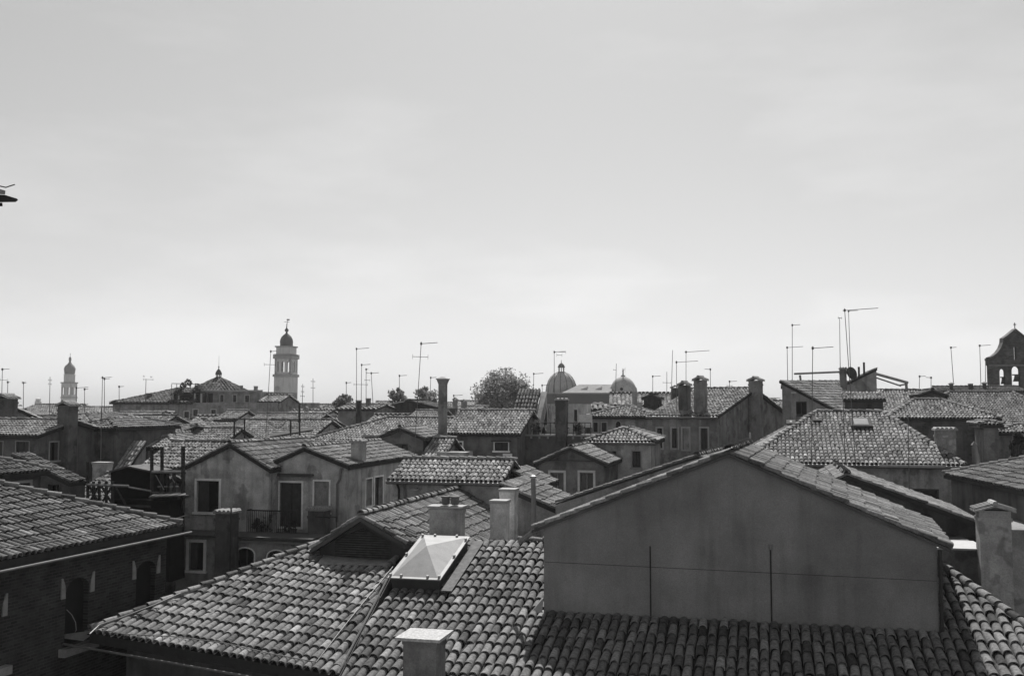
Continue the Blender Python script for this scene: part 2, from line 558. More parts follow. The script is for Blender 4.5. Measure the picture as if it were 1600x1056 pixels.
# ------------------------------------------------------------------ windows
def arch_pts(x0, x1, z0, z1, rise, n=8):
    pts = [(x0, z0), (x1, z0), (x1, z1 - rise)]
    cx, hw = (x0 + x1) / 2, (x1 - x0) / 2
    for k in range(1, n): 
        a = pi * k / n
        pts.append((cx + hw * cos(a), z1 - rise + rise * sin(a)))
    pts.append((x0, z1 - rise))
    return pts

def window(house, o, ex, n, x0, x1, z0, z1, style='dark', fm=None, fw=0.10, arch=0.0, sill=True, parts=True):
    """window filling for a hole in the wall plane (o, ex, z); n outward"""
    ez = Vector((0, 0, 1))
    def pt(x, z, d=0.0): return o + ex * x + ez * z + n * d
    fm = fm or stone()
    # surround, 25 mm proud
    mb = MB()
    outer = [(x0 - fw, z0 - (0 if sill else fw)), (x1 + fw, z0 - (0 if sill else fw)), (x1 + fw, z1 + fw), (x0 - fw, z1 + fw)]
    hole = [(x0, z0), (x1, z0), (x1, z1), (x0, z1)]
    if arch:
        outer = arch_pts(x0 - fw, x1 + fw, z0, z1 + fw, arch + fw)
        hole = arch_pts(x0, x1, z0, z1, arch)
    if sill:
        # open-bottomed surround: legs reach the sill
        if arch: ring = [outer[0]] + [hole[0]] + [hole[-1]] + hole[-2:2:-1] + [hole[2], hole[1]] + outer[1:]
        else: ring = [outer[0], hole[0], hole[3], hole[2], hole[1], outer[1], outer[2], outer[3]]
        mb.panel(o + n * 0.03, ex, ez, n, ring, [], 0.05)
    else:
        mb.panel(o + n * 0.03, ex, ez, n, outer, [hole], 0.05)
    w = part('window', mb, fm, house)
    if sill:
        s = MB().obox(pt(x0 - fw - 0.05, z0 - 0.09, -0.05), ex * (x1 - x0 + 2 * fw + 0.1), ez * 0.088, n * 0.16)
        part('sill', s, fm, w)
    # pane and glazing bars or shutters
    if style == 'blind':
        part('infill', MB().poly([pt(x0, z0, -0.06), pt(x1, z0, -0.06), pt(x1, z1, -0.06), pt(x0, z1, -0.06)]), plaster(0.12), w)
        return w
    part('pane', MB().poly([pt(x0 - .02, z0, -0.2), pt(x1 + .02, z0, -0.2), pt(x1 + .02, z1 + .02, -0.2), pt(x0 - .02, z1 + .02, -0.2)]), M_glass, w)
    if style in ('shut', 'half'):
        cx = (x0 + x1) / 2; g = 0.015
        leaves = [(x0 + g, cx - g), (cx + g, x1 - g)]
        if style == 'half': leaves = leaves[:1]
        for a, b in leaves:
            s = MB(); s.obox(pt(a, z0 + g, -0.14), ex * (b - a), ez * (z1 - z0 - 2 * g), n * 0.04)
            k = 7
            for q in range(k):
                zz = z0 + 0.08 + (z1 - z0 - 0.16) * q / k
                s.obox(pt(a + 0.05, zz, -0.1), ex * (b - a - 0.1), ez * ((z1 - z0) / k * 0.55), n * 0.015)
            part('shutter', s, M_shut, w)
    if style in ('open',):
        hw = (x1 - x0) / 2
        for a in (x0 - hw, x1):
            s = MB(); s.obox(pt(a, z0, 0.035), ex * hw, ez * (z1 - z0), n * 0.035)
            part('shutter', s, M_shut, w)
    if style in ('dark', 'open', 'bars'):
        s = MB(); t = 0.045
        s.obox(pt(x0, z0, -0.185), ex * t, ez * (z1 - z0), n * 0.05); s.obox(pt(x1 - t, z0, -0.185), ex * t, ez * (z1 - z0), n * 0.05)
        s.obox(pt(x0 + t, z1 - t, -0.184), ex * (x1 - x0 - 2 * t), ez * t, n * 0.048); s.obox(pt(x0 + t, z0, -0.184), ex * (x1 - x0 - 2 * t), ez * t, n * 0.048)
        s.obox(pt((x0 + x1) / 2 - t / 2, z0 + t, -0.183), ex * t, ez * (z1 - z0 - 2 * t), n * 0.046)
        part('sash', s, M_shut if style != 'bars' else M_greywood, w)
    return w

# ------------------------------------------------------------------ chimneys (parts of their house)
def chimney(house, px, pt_, pb, wpx, Y, style='slab', v=0.16, yaw=GRID, ratio=1.0, mat=None, label=None, capv=0.3):
    ex, ey = dirs(yaw)
    top = P(px, pt_, Y); bot = P(px, pb, Y)
    w = wpx * Y / FP / (cos(yaw) + abs(sin(yaw)) * ratio)
    hx, hy = w / 2, w / 2 * ratio
    m = mat or plaster(v)
    c = Vector((top.x, top.y + hy, 0)); zt = top.z; zb = bot.z - 0.6
    H = zt - zb
    s = MB()
    caph = min(0.35, (top.z - bot.z) * 0.2)
    if style == 'slab':
        s.box(c, ex, ey, None, hx * 0.92, hy * 0.92, zb, zt - 0.09)
        s.box(c, ex, ey, None, hx * 0.96, hy * 0.96, zt - 0.22, zt - 0.1)
    elif style == 'flare':
        s.box(c, ex, ey, None, hx * 0.7, hy * 0.7, zb, zt - caph)
        q = []
        for z, k in ((zt - caph, 0.7), (zt - 0.1, 1.0)):
            for a, b in ((-1, -1), (1, -1), (1, 1), (-1, 1)):
                p_ = c + ex * (a * hx * k) + ey * (b * hy * k); p_.z = z; q.append(p_)
        s.add(q, [(0, 1, 5, 4), (1, 2, 6, 5), (2, 3, 7, 6), (3, 0, 4, 7), (4, 5, 6, 7)])
    else:
        s.box(c, ex, ey, None, hx * 0.88, hy * 0.88, zb, zt - (0.165 if style != 'pots' else 0.33))
        s.box(c, ex, ey, None, hx * 0.95, hy * 0.95, zt - 0.46, zt - 0.36)
        if style == 'never':
            for a in (-1, 1):
                for b in (-1, 1):
                    p_ = c + ex * (a * hx * 0.66) + ey * (b * hy * 0.66)
                    s.box(p_, ex, ey, None, hx * 0.12, hy * 0.12, zt - 0.3, zt - 0.16)
    ch = part('chimney', s, m, house, label)
    cp = MB()
    if style == 'slab':
        cp.box(c, ex, ey, None, hx * 1.04, hy * 1.04, zt - 0.088, zt)
        part('chimney_cap', cp, stone(capv), ch)
    elif style == 'flare':
        q = []
        for z, k in ((zt - 0.098, 1.1), (zt - 0.05, 1.12), (zt + 0.05, 0.3)):
            for a, b in ((-1, -1), (1, -1), (1, 1), (-1, 1)):
                p_ = c + ex * (a * hx * k) + ey * (b * hy * k); p_.z = z; q.append(p_)
        cp.add(q, [(3, 2, 1, 0), (0, 1, 5, 4), (1, 2, 6, 5), (2, 3, 7, 6), (3, 0, 4, 7), (4, 5, 9, 8), (5, 6, 10, 9), (6, 7, 11, 10), (7, 4, 8, 11), (8, 9, 10, 11)])
        part('chimney_cap', cp, tile_mat_plain(), ch)
    elif style == 'tiled':
        # little saddle roof of clay tiles
        a0 = hx * 1.15; b0 = hy * 1.15
        base = Vector((c.x, c.y, zt - 0.16))
        R1 = base + ex * 0 - ey * b0 + Vector((0, 0, 0.16)); R2 = base + ey * b0 + Vector((0, 0, 0.16))
        for sx in (-1, 1):
            e1 = base + ex * (sx * a0) - ey * b0; e2 = base + ex * (sx * a0) + ey * b0
            cp.slab([e1, e2, R2, R1] if sx > 0 else [R1, R2, e2, e1], Vector((0, 0, -0.05)))
            nb = max(2, int(2 * b0 / 0.2))
            for k in range(nb):
                t = (k + 0.5) / nb
                p0 = e1.lerp(e2, t) + Vector((0, 0, 0.01)); p1 = R1.lerp(R2, t) + Vector((0, 0, 0.01))
                cp.tube([p0, p1], 0.065, n=6)
        cp.tube([R1 + Vector((0, 0, 0.03)), R2 + Vector((0, 0, 0.03))], 0.08, n=6)
        part('chimney_cap', cp, tile_mat_plain(), ch)
    elif style == 'crenel':
        cp.box(c, ex, ey, None, hx * 1.08, hy * 1.08, zt - 0.16, zt - 0.08)
        nb = max(3, int(2 * hx / 0.17))
        for k in range(nb):
            p_ = c + ex * (hx * 1.02 * (2 * (k + 0.5) / nb - 1))
            a = p_ - ey * hy * 1.15; b = p_ + ey * hy * 1.15; a.z = b.z = zt - 0.075
            cp.tube([a, b], 0.07, n=6)
        part('chimney_cap', cp, tile_mat_plain(), ch)
    elif style == 'pots':
        cp.box(c, ex, ey, None, hx * 1.03, hy * 1.05, zt - 0.32, zt - 0.26)
        part('chimney_cap', cp, stone(capv), ch)
        for k in (-0.1, 0.45):
            p_ = c + ex * (hx * k); p_.z = zt - 0.24
            part('chimney_pot', MB().lathe(p_, [(0.09, 0), (0.12, 0.02), (0.12, 0.2), (0.14, 0.22), (0.14, 0.25), (0.09, 0.25)], n=10), surf('terracotta', 0.12), ch, smooth=True)
    return ch

def tile_mat_plain():
    return surf('clay_plain', 0.28, var=0.35, scale=9, bump=0.4)

# ------------------------------------------------------------------ houses
def house(label, A, x2, D, roof='gs', slope=19.0, yaw=GRID, v=0.16, mat=None, name='house', base=0.0, over=0.22, level='mid',
          tiles=0.24, wins=(), frac=0.5, gutter=False, right_px=None, walls=True, cat='house', back_slope=None, cornice=0.0, parapet=False, trim=None, fw=0.1, group=None, slab=0.14):
    ex, ey = dirs(yaw); ez = Vector((0, 0, 1))
    F0 = P(*A)
    Wd = run_to(F0, ex, x2)
    if right_px is not None:           # depth of the right side measured where its far corner stands
        D = run_to(F0 + ex * Wd, ey, right_px)
    zE = F0.z
    gnd = Vector((F0.x, F0.y, base)) + ex * (Wd / 2) + ey * (D / 2)
    h = thing(name, gnd, label, cat, group)
    t = tan(radians(slope))
    m = mat or plaster(v)
    def pt(x, y, z): return F0 + ex * x + ey * y + ez * z
    o = over; faces = []; ridges = []; top = {}
    dz = -o * t
    if roof == 'gf':
        xr = Wd * frac; zr = xr * t; t2 = zr / (Wd - xr)
        faces = [([pt(-o, -o, dz), pt(xr, -o, zr), pt(xr, D + o, zr), pt(-o, D + o, dz)], ex + ez * t),
                 ([pt(Wd + o, -o, -o * t2), pt(Wd + o, D + o, -o * t2), pt(xr, D + o, zr), pt(xr, -o, zr)], -ex + ez * t2)]
        ridges = [(pt(xr, -o, zr), pt(xr, D + o, zr + 0.001))]
        Wf = [(0, -zE + base), (Wd, -zE + base), (Wd, 0), (xr, zr), (0, 0)]; Ws = [(0, -zE + base), (D, -zE + base), (D, 0), (0, 0)]
    elif roof == 'gs':
        yr = D * frac; zr = yr * t; t2 = zr / max(0.01, (D - yr))
        faces = [([pt(-o, -o, dz), pt(Wd + o, -o, dz), pt(Wd + o, yr, zr), pt(-o, yr, zr)], ey + ez * t),
                 ([pt(-o, D + o, -o * t2), pt(-o, yr, zr), pt(Wd + o, yr, zr), pt(Wd + o, D + o, -o * t2)], -ey + ez * t2)]
        ridges = [(pt(-o, yr, zr), pt(Wd + o, yr, zr + 0.001))]
        Wf = [(0, -zE + base), (Wd, -zE + base), (Wd, 0), (0, 0)]; Ws = [(0, -zE + base), (D, -zE + base), (D, 0), (yr, zr), (0, 0)]
    elif roof in ('hip', 'hipr', 'hipl'):
        a, b = -o, Wd + o; c, d = -o, D + o
        if (b - a) >= (d - c):
            hh = (d - c) / 2; zr = hh * t + dz; ym = (c + d) / 2
            r1 = pt(a + hh, ym, zr); r2 = pt(b - hh, ym, zr + 0.001)
            if roof == 'hipl': r2 = pt(b, ym, zr + .001)
            if roof == 'hipr': r1 = pt(a, ym, zr)
            c0, c1, c2, c3 = pt(a, c, dz), pt(b, c, dz), pt(b, d, dz), pt(a, d, dz)
            faces = [([c0, c1, r2, r1], ey + ez * t), ([c2, c3, r1, r2], -ey + ez * t)]
            if roof != 'hipl': faces.append(([c1, c2, r2], -ex + ez * t))
            if roof != 'hipr': faces.append(([c3, c0, r1], ex + ez * t))
            ridges = [(r1, r2)]
            if roof != 'hipr': ridges += [(c0, r1), (c3, r1)]
            if roof != 'hipl': ridges += [(c1, r2), (c2, r2)]
        else:
            hh = (b - a) / 2; zr = hh * t + dz; xm = (a + b) / 2
            r1 = pt(xm, c + hh, zr); r2 = pt(xm, d - hh, zr + 0.001)
            c0, c1, c2, c3 = pt(a, c, dz), pt(b, c, dz), pt(b, d, dz), pt(a, d, dz)
            faces = [([c0, c1, r1], ey + ez * t), ([c1, c2, r2, r1], -ex + ez * t), ([c2, c3, r2], -ey + ez * t), ([c3, c0, r1, r2], ex + ez * t)]
            ridges = [(c0, r1), (c1, r1), (r1, r2), (c2, r2), (c3, r2)]
        Wf = [(0, -zE + base), (Wd, -zE + base), (Wd, 0), (0, 0)]; Ws = [(0, -zE + base), (D, -zE + base), (D, 0), (0, 0)]
    elif roof == 'shed':
        zr = (D + o) * t
        faces = [([pt(-o, -o, dz), pt(Wd + o, -o, dz), pt(Wd + o, D + o, zr), pt(-o, D + o, zr)], ey + ez * t)]
        Wf = [(0, -zE + base), (Wd, -zE + base), (Wd, 0), (0, 0)]; Ws = [(0, -zE + base), (D, -zE + base), (D, D * t), (0, 0)]
    elif roof in ('shedr', 'shedl'):
        zr = (Wd) * t
        if roof == 'shedr':      # high at the left, falls to the right; A gives the right-hand height
            faces = [([pt(-o, -o, (Wd + o) * t), pt(-o, D + o, (Wd + o) * t), pt(Wd + o, D + o, dz), pt(Wd + o, -o, dz)], -ex + ez * t)]
            Wf = [(0, -zE + base), (Wd, -zE + base), (Wd, 0), (0, Wd * t)]
        else:
            faces = [([pt(-o, -o, dz), pt(Wd + o, -o, (Wd + o) * t), pt(Wd + o, D + o, (Wd + o) * t), pt(-o, D + o, dz)], ex + ez * t)]
            Wf = [(0, -zE + base), (Wd, -zE + base), (Wd, Wd * t), (0, 0)]
        Ws = [(0, -zE + base), (D, -zE + base), (D, 0), (0, 0)]
    else:
        faces = []; Wf = [(0, -zE + base), (Wd, -zE + base), (Wd, 0), (0, 0)]; Ws = [(0, -zE + base), (D, -zE + base), (D, 0), (0, 0)]
    planes = {'F': (F0, ex, -ey), 'R': (F0 + ex * Wd, ey, ex), 'L': (F0 + ey * D, -ey, -ex), 'B': (F0 + ex * Wd + ey * D, -ex, ey)}
    holes = {'F': [], 'R': [], 'L': [], 'B': []}
    todo = []
    for wdef in wins:
        side, x0, y0, x1, y1 = wdef[:5]; opt = wdef[5] if len(wdef) > 5 else {}
        po, pe, pn = planes[side]
        c = []
        for (qx, qy) in ((x0, y0), (x1, y0), (x1, y1), (x0, y1)):
            r = on_plane(qx, qy, po, pn) - po; c.append((r.dot(pe), r.z))
        a = sorted([(c[0][0] + c[3][0]) / 2, (c[1][0] + c[2][0]) / 2]); zt_ = (c[0][1] + c[1][1]) / 2; zb_ = (c[2][1] + c[3][1]) / 2
        arch = opt.get('arch', 0)
        holes[side].append(arch_pts(a[0], a[1], zb_, zt_, arch) if arch else [(a[0], zb_), (a[1], zb_), (a[1], zt_), (a[0], zt_)])
        todo.append((po, pe, pn, a[0], a[1], zb_, zt_, opt))
    if walls:
        mb = MB()
        sL = Ws
        mirror = [(D - x, z) for x, z in Ws][::-1]
        mirrorF = [(Wd - x, z) for x, z in Wf][::-1]
        WsL, WsR = mirror, Ws
        if roof == 'shedr': WsL = [(0, -zE + base), (D, -zE + base), (D, Wd * t), (0, Wd * t)]
        if roof == 'shedl': WsR = [(0, -zE + base), (D, -zE + base), (D, Wd * t), (0, Wd * t)]
        if roof == 'shed': holes_b = []
        wallsdef = {'F': Wf, 'R': WsR, 'L': WsL}
        for sd, outl in wallsdef.items():
            po, pe, pn = planes[sd]
            mb.panel(po, pe, ez, pn, outl, holes[sd], 0.28, back=False)
        bw_ = mirrorF if roof != 'shed' else [(0, -zE + base), (Wd, -zE + base), (Wd, D * t), (0, D * t)]
        po, pe, pn = planes['B']
        mb.panel(po, pe, ez, pn, bw_, [], 0.05, back=False)
        if roof == 'flat':
            mb.poly([pt(0, 0, -0.02), pt(Wd, 0, -0.02), pt(Wd, D, -0.02), pt(0, D, -0.02)])
        part('wall', mb, m, h)
    for (po, pe, pn, a0_, a1_, zb_, zt_, opt) in todo:
        kw = dict(opt); kw.setdefault('fw', fw)
        if trim is not None and 'fm' not in kw: kw['fm'] = trim
        window(h, po, pe, pn, a0_, a1_, zb_, zt_, **kw)
    if faces:
        s = MB()
        for poly, up in faces: s.slab([p + ez * 0.06 for p in poly], Vector((0, 0, -slab)))
        r = part('roof', s, M_slab, h)
        tile_roof(r, [([p + ez * 0.062 for p in poly], up) for poly, up in faces], [(a + ez * 0.07, b + ez * 0.07) for a, b in ridges], tile_mat(tiles), level)
    if cornice:
        s = MB(); s.obox(pt(-0.05, -0.08, -cornice), ex * (Wd + 0.1), ey * 0.075, ez * (cornice * 0.6))
        part('cornice', s, trim or stone(0.3), h)
    if gutter:
        s = MB(); s.tube([pt(-o, -o - 0.06, dz + 0.0), pt(Wd + o, -o - 0.06, dz + 0.0)], 0.065, n=8)
        part('gutter', s, M_metal if gutter is True else gutter, h)
    h_info = dict(o=F0, W=Wd, D=D, ex=ex, ey=ey, zr=zE, pt=pt)
    INFO[h.name] = h_info
    return h
INFO = {}

# ------------------------------------------------------------------ aerials
def aerial(label, x, yt, yb, Y, boom=14, cross=None, lean=0, r=0.02, arms=7, both=False, tilt=0.0, name='tv_antenna', cross2=None, rods=0.16):
    """mast from (x, yb) up to (x+lean, yt); boom in px to the right (negative: left); cross = [(y, dx0, dx1)]"""
    base = P(x, yb, Y); top = P(x + lean, yt, Y)
    k = Y / FP
    a = thing(name, base, label, 'antenna')
    r = max(r * 0.85, 0.00034 * Y)
    part('mast', MB().tube([base, base.lerp(top, 0.55), top + (top - base).normalized() * 0.08], r, n=6, r2=r * 0.75), M_aerial, a)
    ex, ey = dirs(GRID * random.uniform(-1, 1))
    s = MB()
    def yagi(c, dx, tl, n):
        d = Vector((1, -0.15, tl)).normalized() * (abs(dx) * k)
        if dx < 0: d = Vector((-d.x, d.y, d.z))
        q = Vector((-d.y, d.x, 0)).normalized()
        s.tube([c - d * 0.06, c + d], r * 0.75, n=4)
        for i in range(n):
            t = i / max(1, n - 1)
            c2 = c + d * t; hl = rods * (1.3 - 0.5 * t)
            s.tube([c2 - q * hl, c2 + q * hl], r * 0.35, n=3)
        s.box(c, Vector((1, 0, 0)), Vector((0, 1, 0)), None, r * 1.9, r * 1.9, c.z - r * 3, c.z + r * 3)
    if boom: yagi(top, boom, 0.06 + tilt, arms)
    for cr in (cross or []):
        yy, d0, d1 = cr
        t = (yb - yy) / (yb - yt); c = base.lerp(top, t)
        p0 = c + Vector((d0 * k, 0, 0.02)); p1 = c + Vector((d1 * k, 0, 0))
        s.tube([p0, p1], r * 0.6, n=4)
        for i in range(4):
            q_ = p0.lerp(p1, i / 3); s.tube([q_ - Vector((0, rods, 0)), q_ + Vector((0, rods, 0))], r * 0.4, n=3)
            if len(cr) == 3 and i in (0, 3): s.tube([q_ - Vector((0, 0, 0.1)), q_ + Vector((0, 0, 0.1))], r * 0.4, n=3)
    if s.v: part('aerial', s, M_aerial, a)
    return a

# ================================================================== GROUND
EX, EY = dirs(GRID); EZ = Vector((0, 0, 1))
gm = surf('paving', 0.16, var=0.3, scale=0.5)
single('ground', MB().add([(-3000, -600, 0), (3000, -600, 0), (3000, 5000, 0), (-3000, 5000, 0)], [(0, 1, 2, 3)]), gm, None, None, kind='structure')

T16 = tan(radians(16.0)); T145 = tan(radians(14.5))
# ------------------------------------------------------------------ roof B: the wide near roof and its chimney and skylight
PB0 = P(850, 957, 24.7)
upB = (EY + EZ * T16).normalized(); nB = EX.cross(upB).normalized()
if nB.z < 0: nB = -nB
def B_ab(px, py):
    r = on_plane(px, py, PB0, nB) - PB0
    return r.dot(EX), r.dot(upB)
def B_pt(a, b, h=0.0): return PB0 + EX * a + upB * b + nB * h
aL = B_ab(566, 985)[0]
bR = B_ab(850, 850)[1]
aH = B_ab(1452, 884)[0]
a2, b2 = B_ab(1600, 980)
b_e = B_ab(800, 1190)[1]
sl = (a2 - aH) / (b2 - bR)
aE = aH + sl * (b_e - bR)
rootB = thing('house', B_pt(4, -2) * 1.0, 'near house whose wide clay tile roof carries the pyramid skylight, in the bottom middle', 'house')
rootB.location.z = 0
polyB = [B_pt(aL, b_e), B_pt(aE, b_e), B_pt(aH, bR), B_pt(aL, bR)]
ridL, ridR = B_pt(aL, bR), B_pt(aH, bR)
backdir = (EY - EZ * T16)
eaveB = B_pt(aL, b_e)
dep = (bR - b_e) * cos(radians(16))
polyBk = [ridL, ridR, ridR + backdir * 5 + EX * 5 * sl * -1, ridL + backdir * 5]
hipE = B_pt(aE, b_e)
sideR = [ridR, hipE, hipE + EY * 4, ridR + backdir * 5 - EX * 5 * sl]
s = MB()
for q in (polyB, polyBk): s.slab([p - EZ * 0.0 for p in q], Vector((0, 0, -0.16)))
roofB = part('roof', s, M_slab, rootB)
TM1 = tile_mat(0.185)
tile_roof(roofB, [(polyB, upB), (polyBk, -EY + EZ * T16)], [(ridL + EX * 2.6, ridR), (hipE, ridR)], TM1, 'near', ts=1.13)
s = MB()
ridD = ridR - EZ * ridR.z
# body of the house under the roof
wz = B_pt(aL, b_e + 0.4, -0.2)
body = [B_pt(aL + 0.02, b_e + 0.5), B_pt(aE - 0.9, b_e + 0.5), B_pt(aH + 0.6, bR - 0.2) + EY * 0.1, B_pt(aL + 0.02, bR)]
def skirt(mb, pts, z0, dz=-0.2):
    for i in range(len(pts)):
        p, q = pts[i], pts[(i + 1) % len(pts)]
        mb.poly([Vector((p.x, p.y, z0)), Vector((q.x, q.y, z0)), q + EZ * dz, p + EZ * dz])
skirt(s, body, 0)
part('wall', s, plaster(0.13), rootB)
# the white plastic skylight: dark kerb, pale flange and four-sided pyramid dome
def sk(px, py, h): return on_plane(px, py, PB0 + nB * h, nB)
hK = 0.42
c = [sk(605, 902, hK), sk(683, 907, hK), sk(719, 838, hK), sk(640, 836, hK)]
o_ = c[0]; w_ = ((c[1] - c[0]).length + (c[2] - c[3]).length) / 2; l_ = ((c[3] - c[0]).length + (c[2] - c[1]).length) / 2
skl = thing('skylight', o_ - nB * hK, 'white pyramid-shaped plastic skylight on a dark kerb in the near tiled roof', 'skylight')
M_plas = surf('white_acrylic', 0.27, rough=0.6, var=0.14, scale=2.2, bump=0.05, spec=0.3, fine=0.05, streak=0.15)
kb = MB().obox(o_ + EX * 0.07 + upB * 0.07 - nB * (hK + 0.1), EX * (w_ - 0.14), upB * (l_ - 0.14), nB * (hK + 0.07)); part('kerb', kb, surf('dark_kerb', 0.05), skl)
fl = MB().obox(o_ - nB * 0.028, EX * w_, upB * l_, nB * 0.03); part('flange', fl, M_plas, skl)
g = 0.10; ap = o_ + EX * w_ * 0.52 + upB * l_ * 0.36 + nB * 0.24
q = [o_ + EX * g + upB * g + nB * 0.004, o_ + EX * (w_ - g) + upB * g + nB * 0.004, o_ + EX * (w_ - g) + upB * (l_ - g) + nB * 0.004, o_ + EX * g + upB * (l_ - g) + nB * 0.004]
ap = o_ + EX * w_ * 0.5 + upB * l_ * 0.42 + nB * 0.40
part('dome', MB().add(q + [ap], [(0, 1, 4), (1, 2, 4), (2, 3, 4), (3, 0, 4)]), M_plas, skl)
for (fx, fy) in ((0.04, 0.04), (0.25, 0.03), (0.75, 0.03), (0.96, 0.04), (0.97, 0.5), (0.97, 0.9), (0.03, 0.5), (0.05, 0.96), (0.3, 0.97), (0.75, 0.97)):
    pb_ = o_ + EX * w_ * fx + upB * l_ * fy
    part('bolt', MB().obox(pb_ - EX * 0.03 - upB * 0.03, EX * 0.06, upB * 0.06, nB * 0.07), M_plas, skl)
# lead soaker along the right of the skylight
part('flashing', MB().obox(o_ + EX * (w_ + 0.02) - upB * 0.1 - nB * (hK - 0.15), EX * 0.30, upB * (l_ + 0.35), nB * 0.03), surf('mossy_mortar', 0.12, var=0.4, scale=7), roofB)
# the nearest chimney, slab on top
cx0 = P(632, 987, 20.3); cx1 = P(698, 993, 20.3)
hh_ = thing('chimney', Vector(((cx0.x + cx1.x) / 2, 20.6, B_pt(*B_ab(660, 1056)).z)), 'nearest chimney with a flat pale slab on top, at the bottom centre edge', 'chimney')
s = MB(); cc = Vector(((P(632, 1000, 20.3).x + P(690, 1000, 20.3).x) / 2, 20.3 + 0.35, 0)); zt_ = P(660, 996, 20.3).z
s.box(cc, EX, EY, None, 0.35, 0.30, zt_ - 3, zt_ - 0.06)
s.box(cc, EX, EY, None, 0.37, 0.32, zt_ - 0.16, zt_ - 0.08)
part('shaft', s, surf('render_coat', 0.15, var=0.4, scale=2.4, streak=0.4, patch=0.35, fine=0.18, bump=0.6), hh_)
s = MB(); s.box(cc + EX * 0.0, EX, EY, None, 0.47, 0.46, zt_ - 0.058, zt_); part('slab', s, surf('pitted_slab', 0.36, var=0.35, scale=14, bump=0.8), hh_)

# ------------------------------------------------------------------ roof A: near left hipped roof
PA0 = on_plane(612, 905, PB0, nB) + EZ * 0.05
upA = (EY + EZ * T145).normalized(); nA = EX.cross(upA).normalized()
if nA.z < 0: nA = -nA
def A_px(px, py, h=0.0): return on_plane(px, py, PA0 + nA * h, nA)
kA = [A_px(x, y) for x, y in ((140, 989), (526, 1056), (612, 892), (620, 868), (611, 866), (601, 888), (497, 880), (507, 856), (498, 852))]
rootA = thing('house', Vector((kA[1].x - 3, kA[1].y + 3, 0)), 'near lower-left house under a hipped clay roof with a cable laid over it', 'house')
s = MB(); s.slab([kA[0], kA[1], kA[3], kA[5], kA[6], kA[8]], Vector((0, 0, -0.18)))
# the face beyond the hip falls away to the back left
hipT, hipB = kA[8], kA[0]
away = (-EX * 1.0 + EY * 0.35 - EZ * 0.33)
leftface = [hipB, hipT, hipT + away * 5.0, hipB + away * 0.3]
s.slab(leftface, Vector((0, 0, -0.14)))
roofA = part('roof', s, M_slab, rootA)
tile_roof(roofA, [(kA, upA)], [(kA[0], kA[8])], tile_mat(0.22), 'near', ts=1.1)
s = MB()
wl = [kA[0] + EX * 0.7 + EY * 0.5, kA[1] - EX * 0.12 + EY * 0.6, kA[2] + EY * 0.3, kA[6], kA[8] - EX * 0.2 + EY * 0.6]
skirt(s, wl, 0, -0.17)
part('wall', s, surf('sooty_render', 0.07, var=0.4, scale=1.2, streak=0.3), rootA)
# eave: double course seen end-on, timber soffit board, gutter
g0 = P(106, 1011, (kA[0]).y - 0.5); 
dE = (kA[1] - kA[0]); dE.z = 0; dE.normalize(); nE = Vector((dE.y, -dE.x, 0))
gz = kA[0].z - 0.22
gA = Vector((kA[0].x, kA[0].y, gz)) - dE * 1.3 + nE * 0.28; gB_ = Vector((kA[1].x, kA[1].y, kA[1].z - 0.24)) + nE * 0.28
part('gutter', MB().tube([gA, gB_], 0.03, n=8), surf('aged_zinc', 0.11, rough=0.7, var=0.2, scale=4), rootA)
s = MB(); s.slab([kA[0] - EZ * 0.18, kA[1] - EZ * 0.18, kA[1] - EZ * 0.18 - nE * 0.5, kA[0] - EZ * 0.18 - nE * 0.5], Vector((0, 0, -0.05)))
part('soffit', s, M_wood, rootA)
s = MB(); s.slab([kA[0] - dE * 1.1 + nE * 0.2 - EZ * 0.12, kA[0] + nE * 0.2 - EZ * 0.12, kA[0] - nE * 0.2 + EZ * 0.02, kA[0] - nE * 0.25 - dE * 0.3 - EZ * 0.02], Vector((0, 0, -0.02)))
part('corner_flashing', s, M_zinc, rootA)
# right verge board, growing drop to roof B
s = MB(); s.slab([kA[1] + EX * 0.02, kA[2] + EX * 0.02, kA[2] + EX * 0.02 - EZ * 0.12, kA[1] + EX * 0.02 - EZ * 0.75], EX * 0.05); part('verge_board', s, M_soffit, rootA)
s = MB(); s.tube([kA[1] + EX * 0.03 + EZ * 0.06, kA[2] + EX * 0.03 + EZ * 0.07], 0.025, n=5); part('verge_trim', s, M_aerial, rootA)
cab = MB()
pts = [A_px(x, y, 0.13) for x, y in ((618, 880), (590, 914), (560, 950), (528, 990), (494, 1034), (420, 1020), (350, 1004), (270, 994), (190, 990), (150, 980), (132, 985))]
cab.tube(pts, 0.012, n=5)
single('cable', cab, M_aerial, 'thin pale cable lying over the tiles of the near left roof down to its eave', 'cable', loc=pts[4])
cab = MB()
pts = [A_px(x, y, 0.2) for x, y in ((283, 926), (240, 945), (190, 964), (155, 976), (140, 990))]
cab.tube(pts, 0.014, n=5)
single('cable', cab, M_metal, 'stiff conductor wire running along the hip tiles beside the brick wall', 'cable', loc=pts[2])

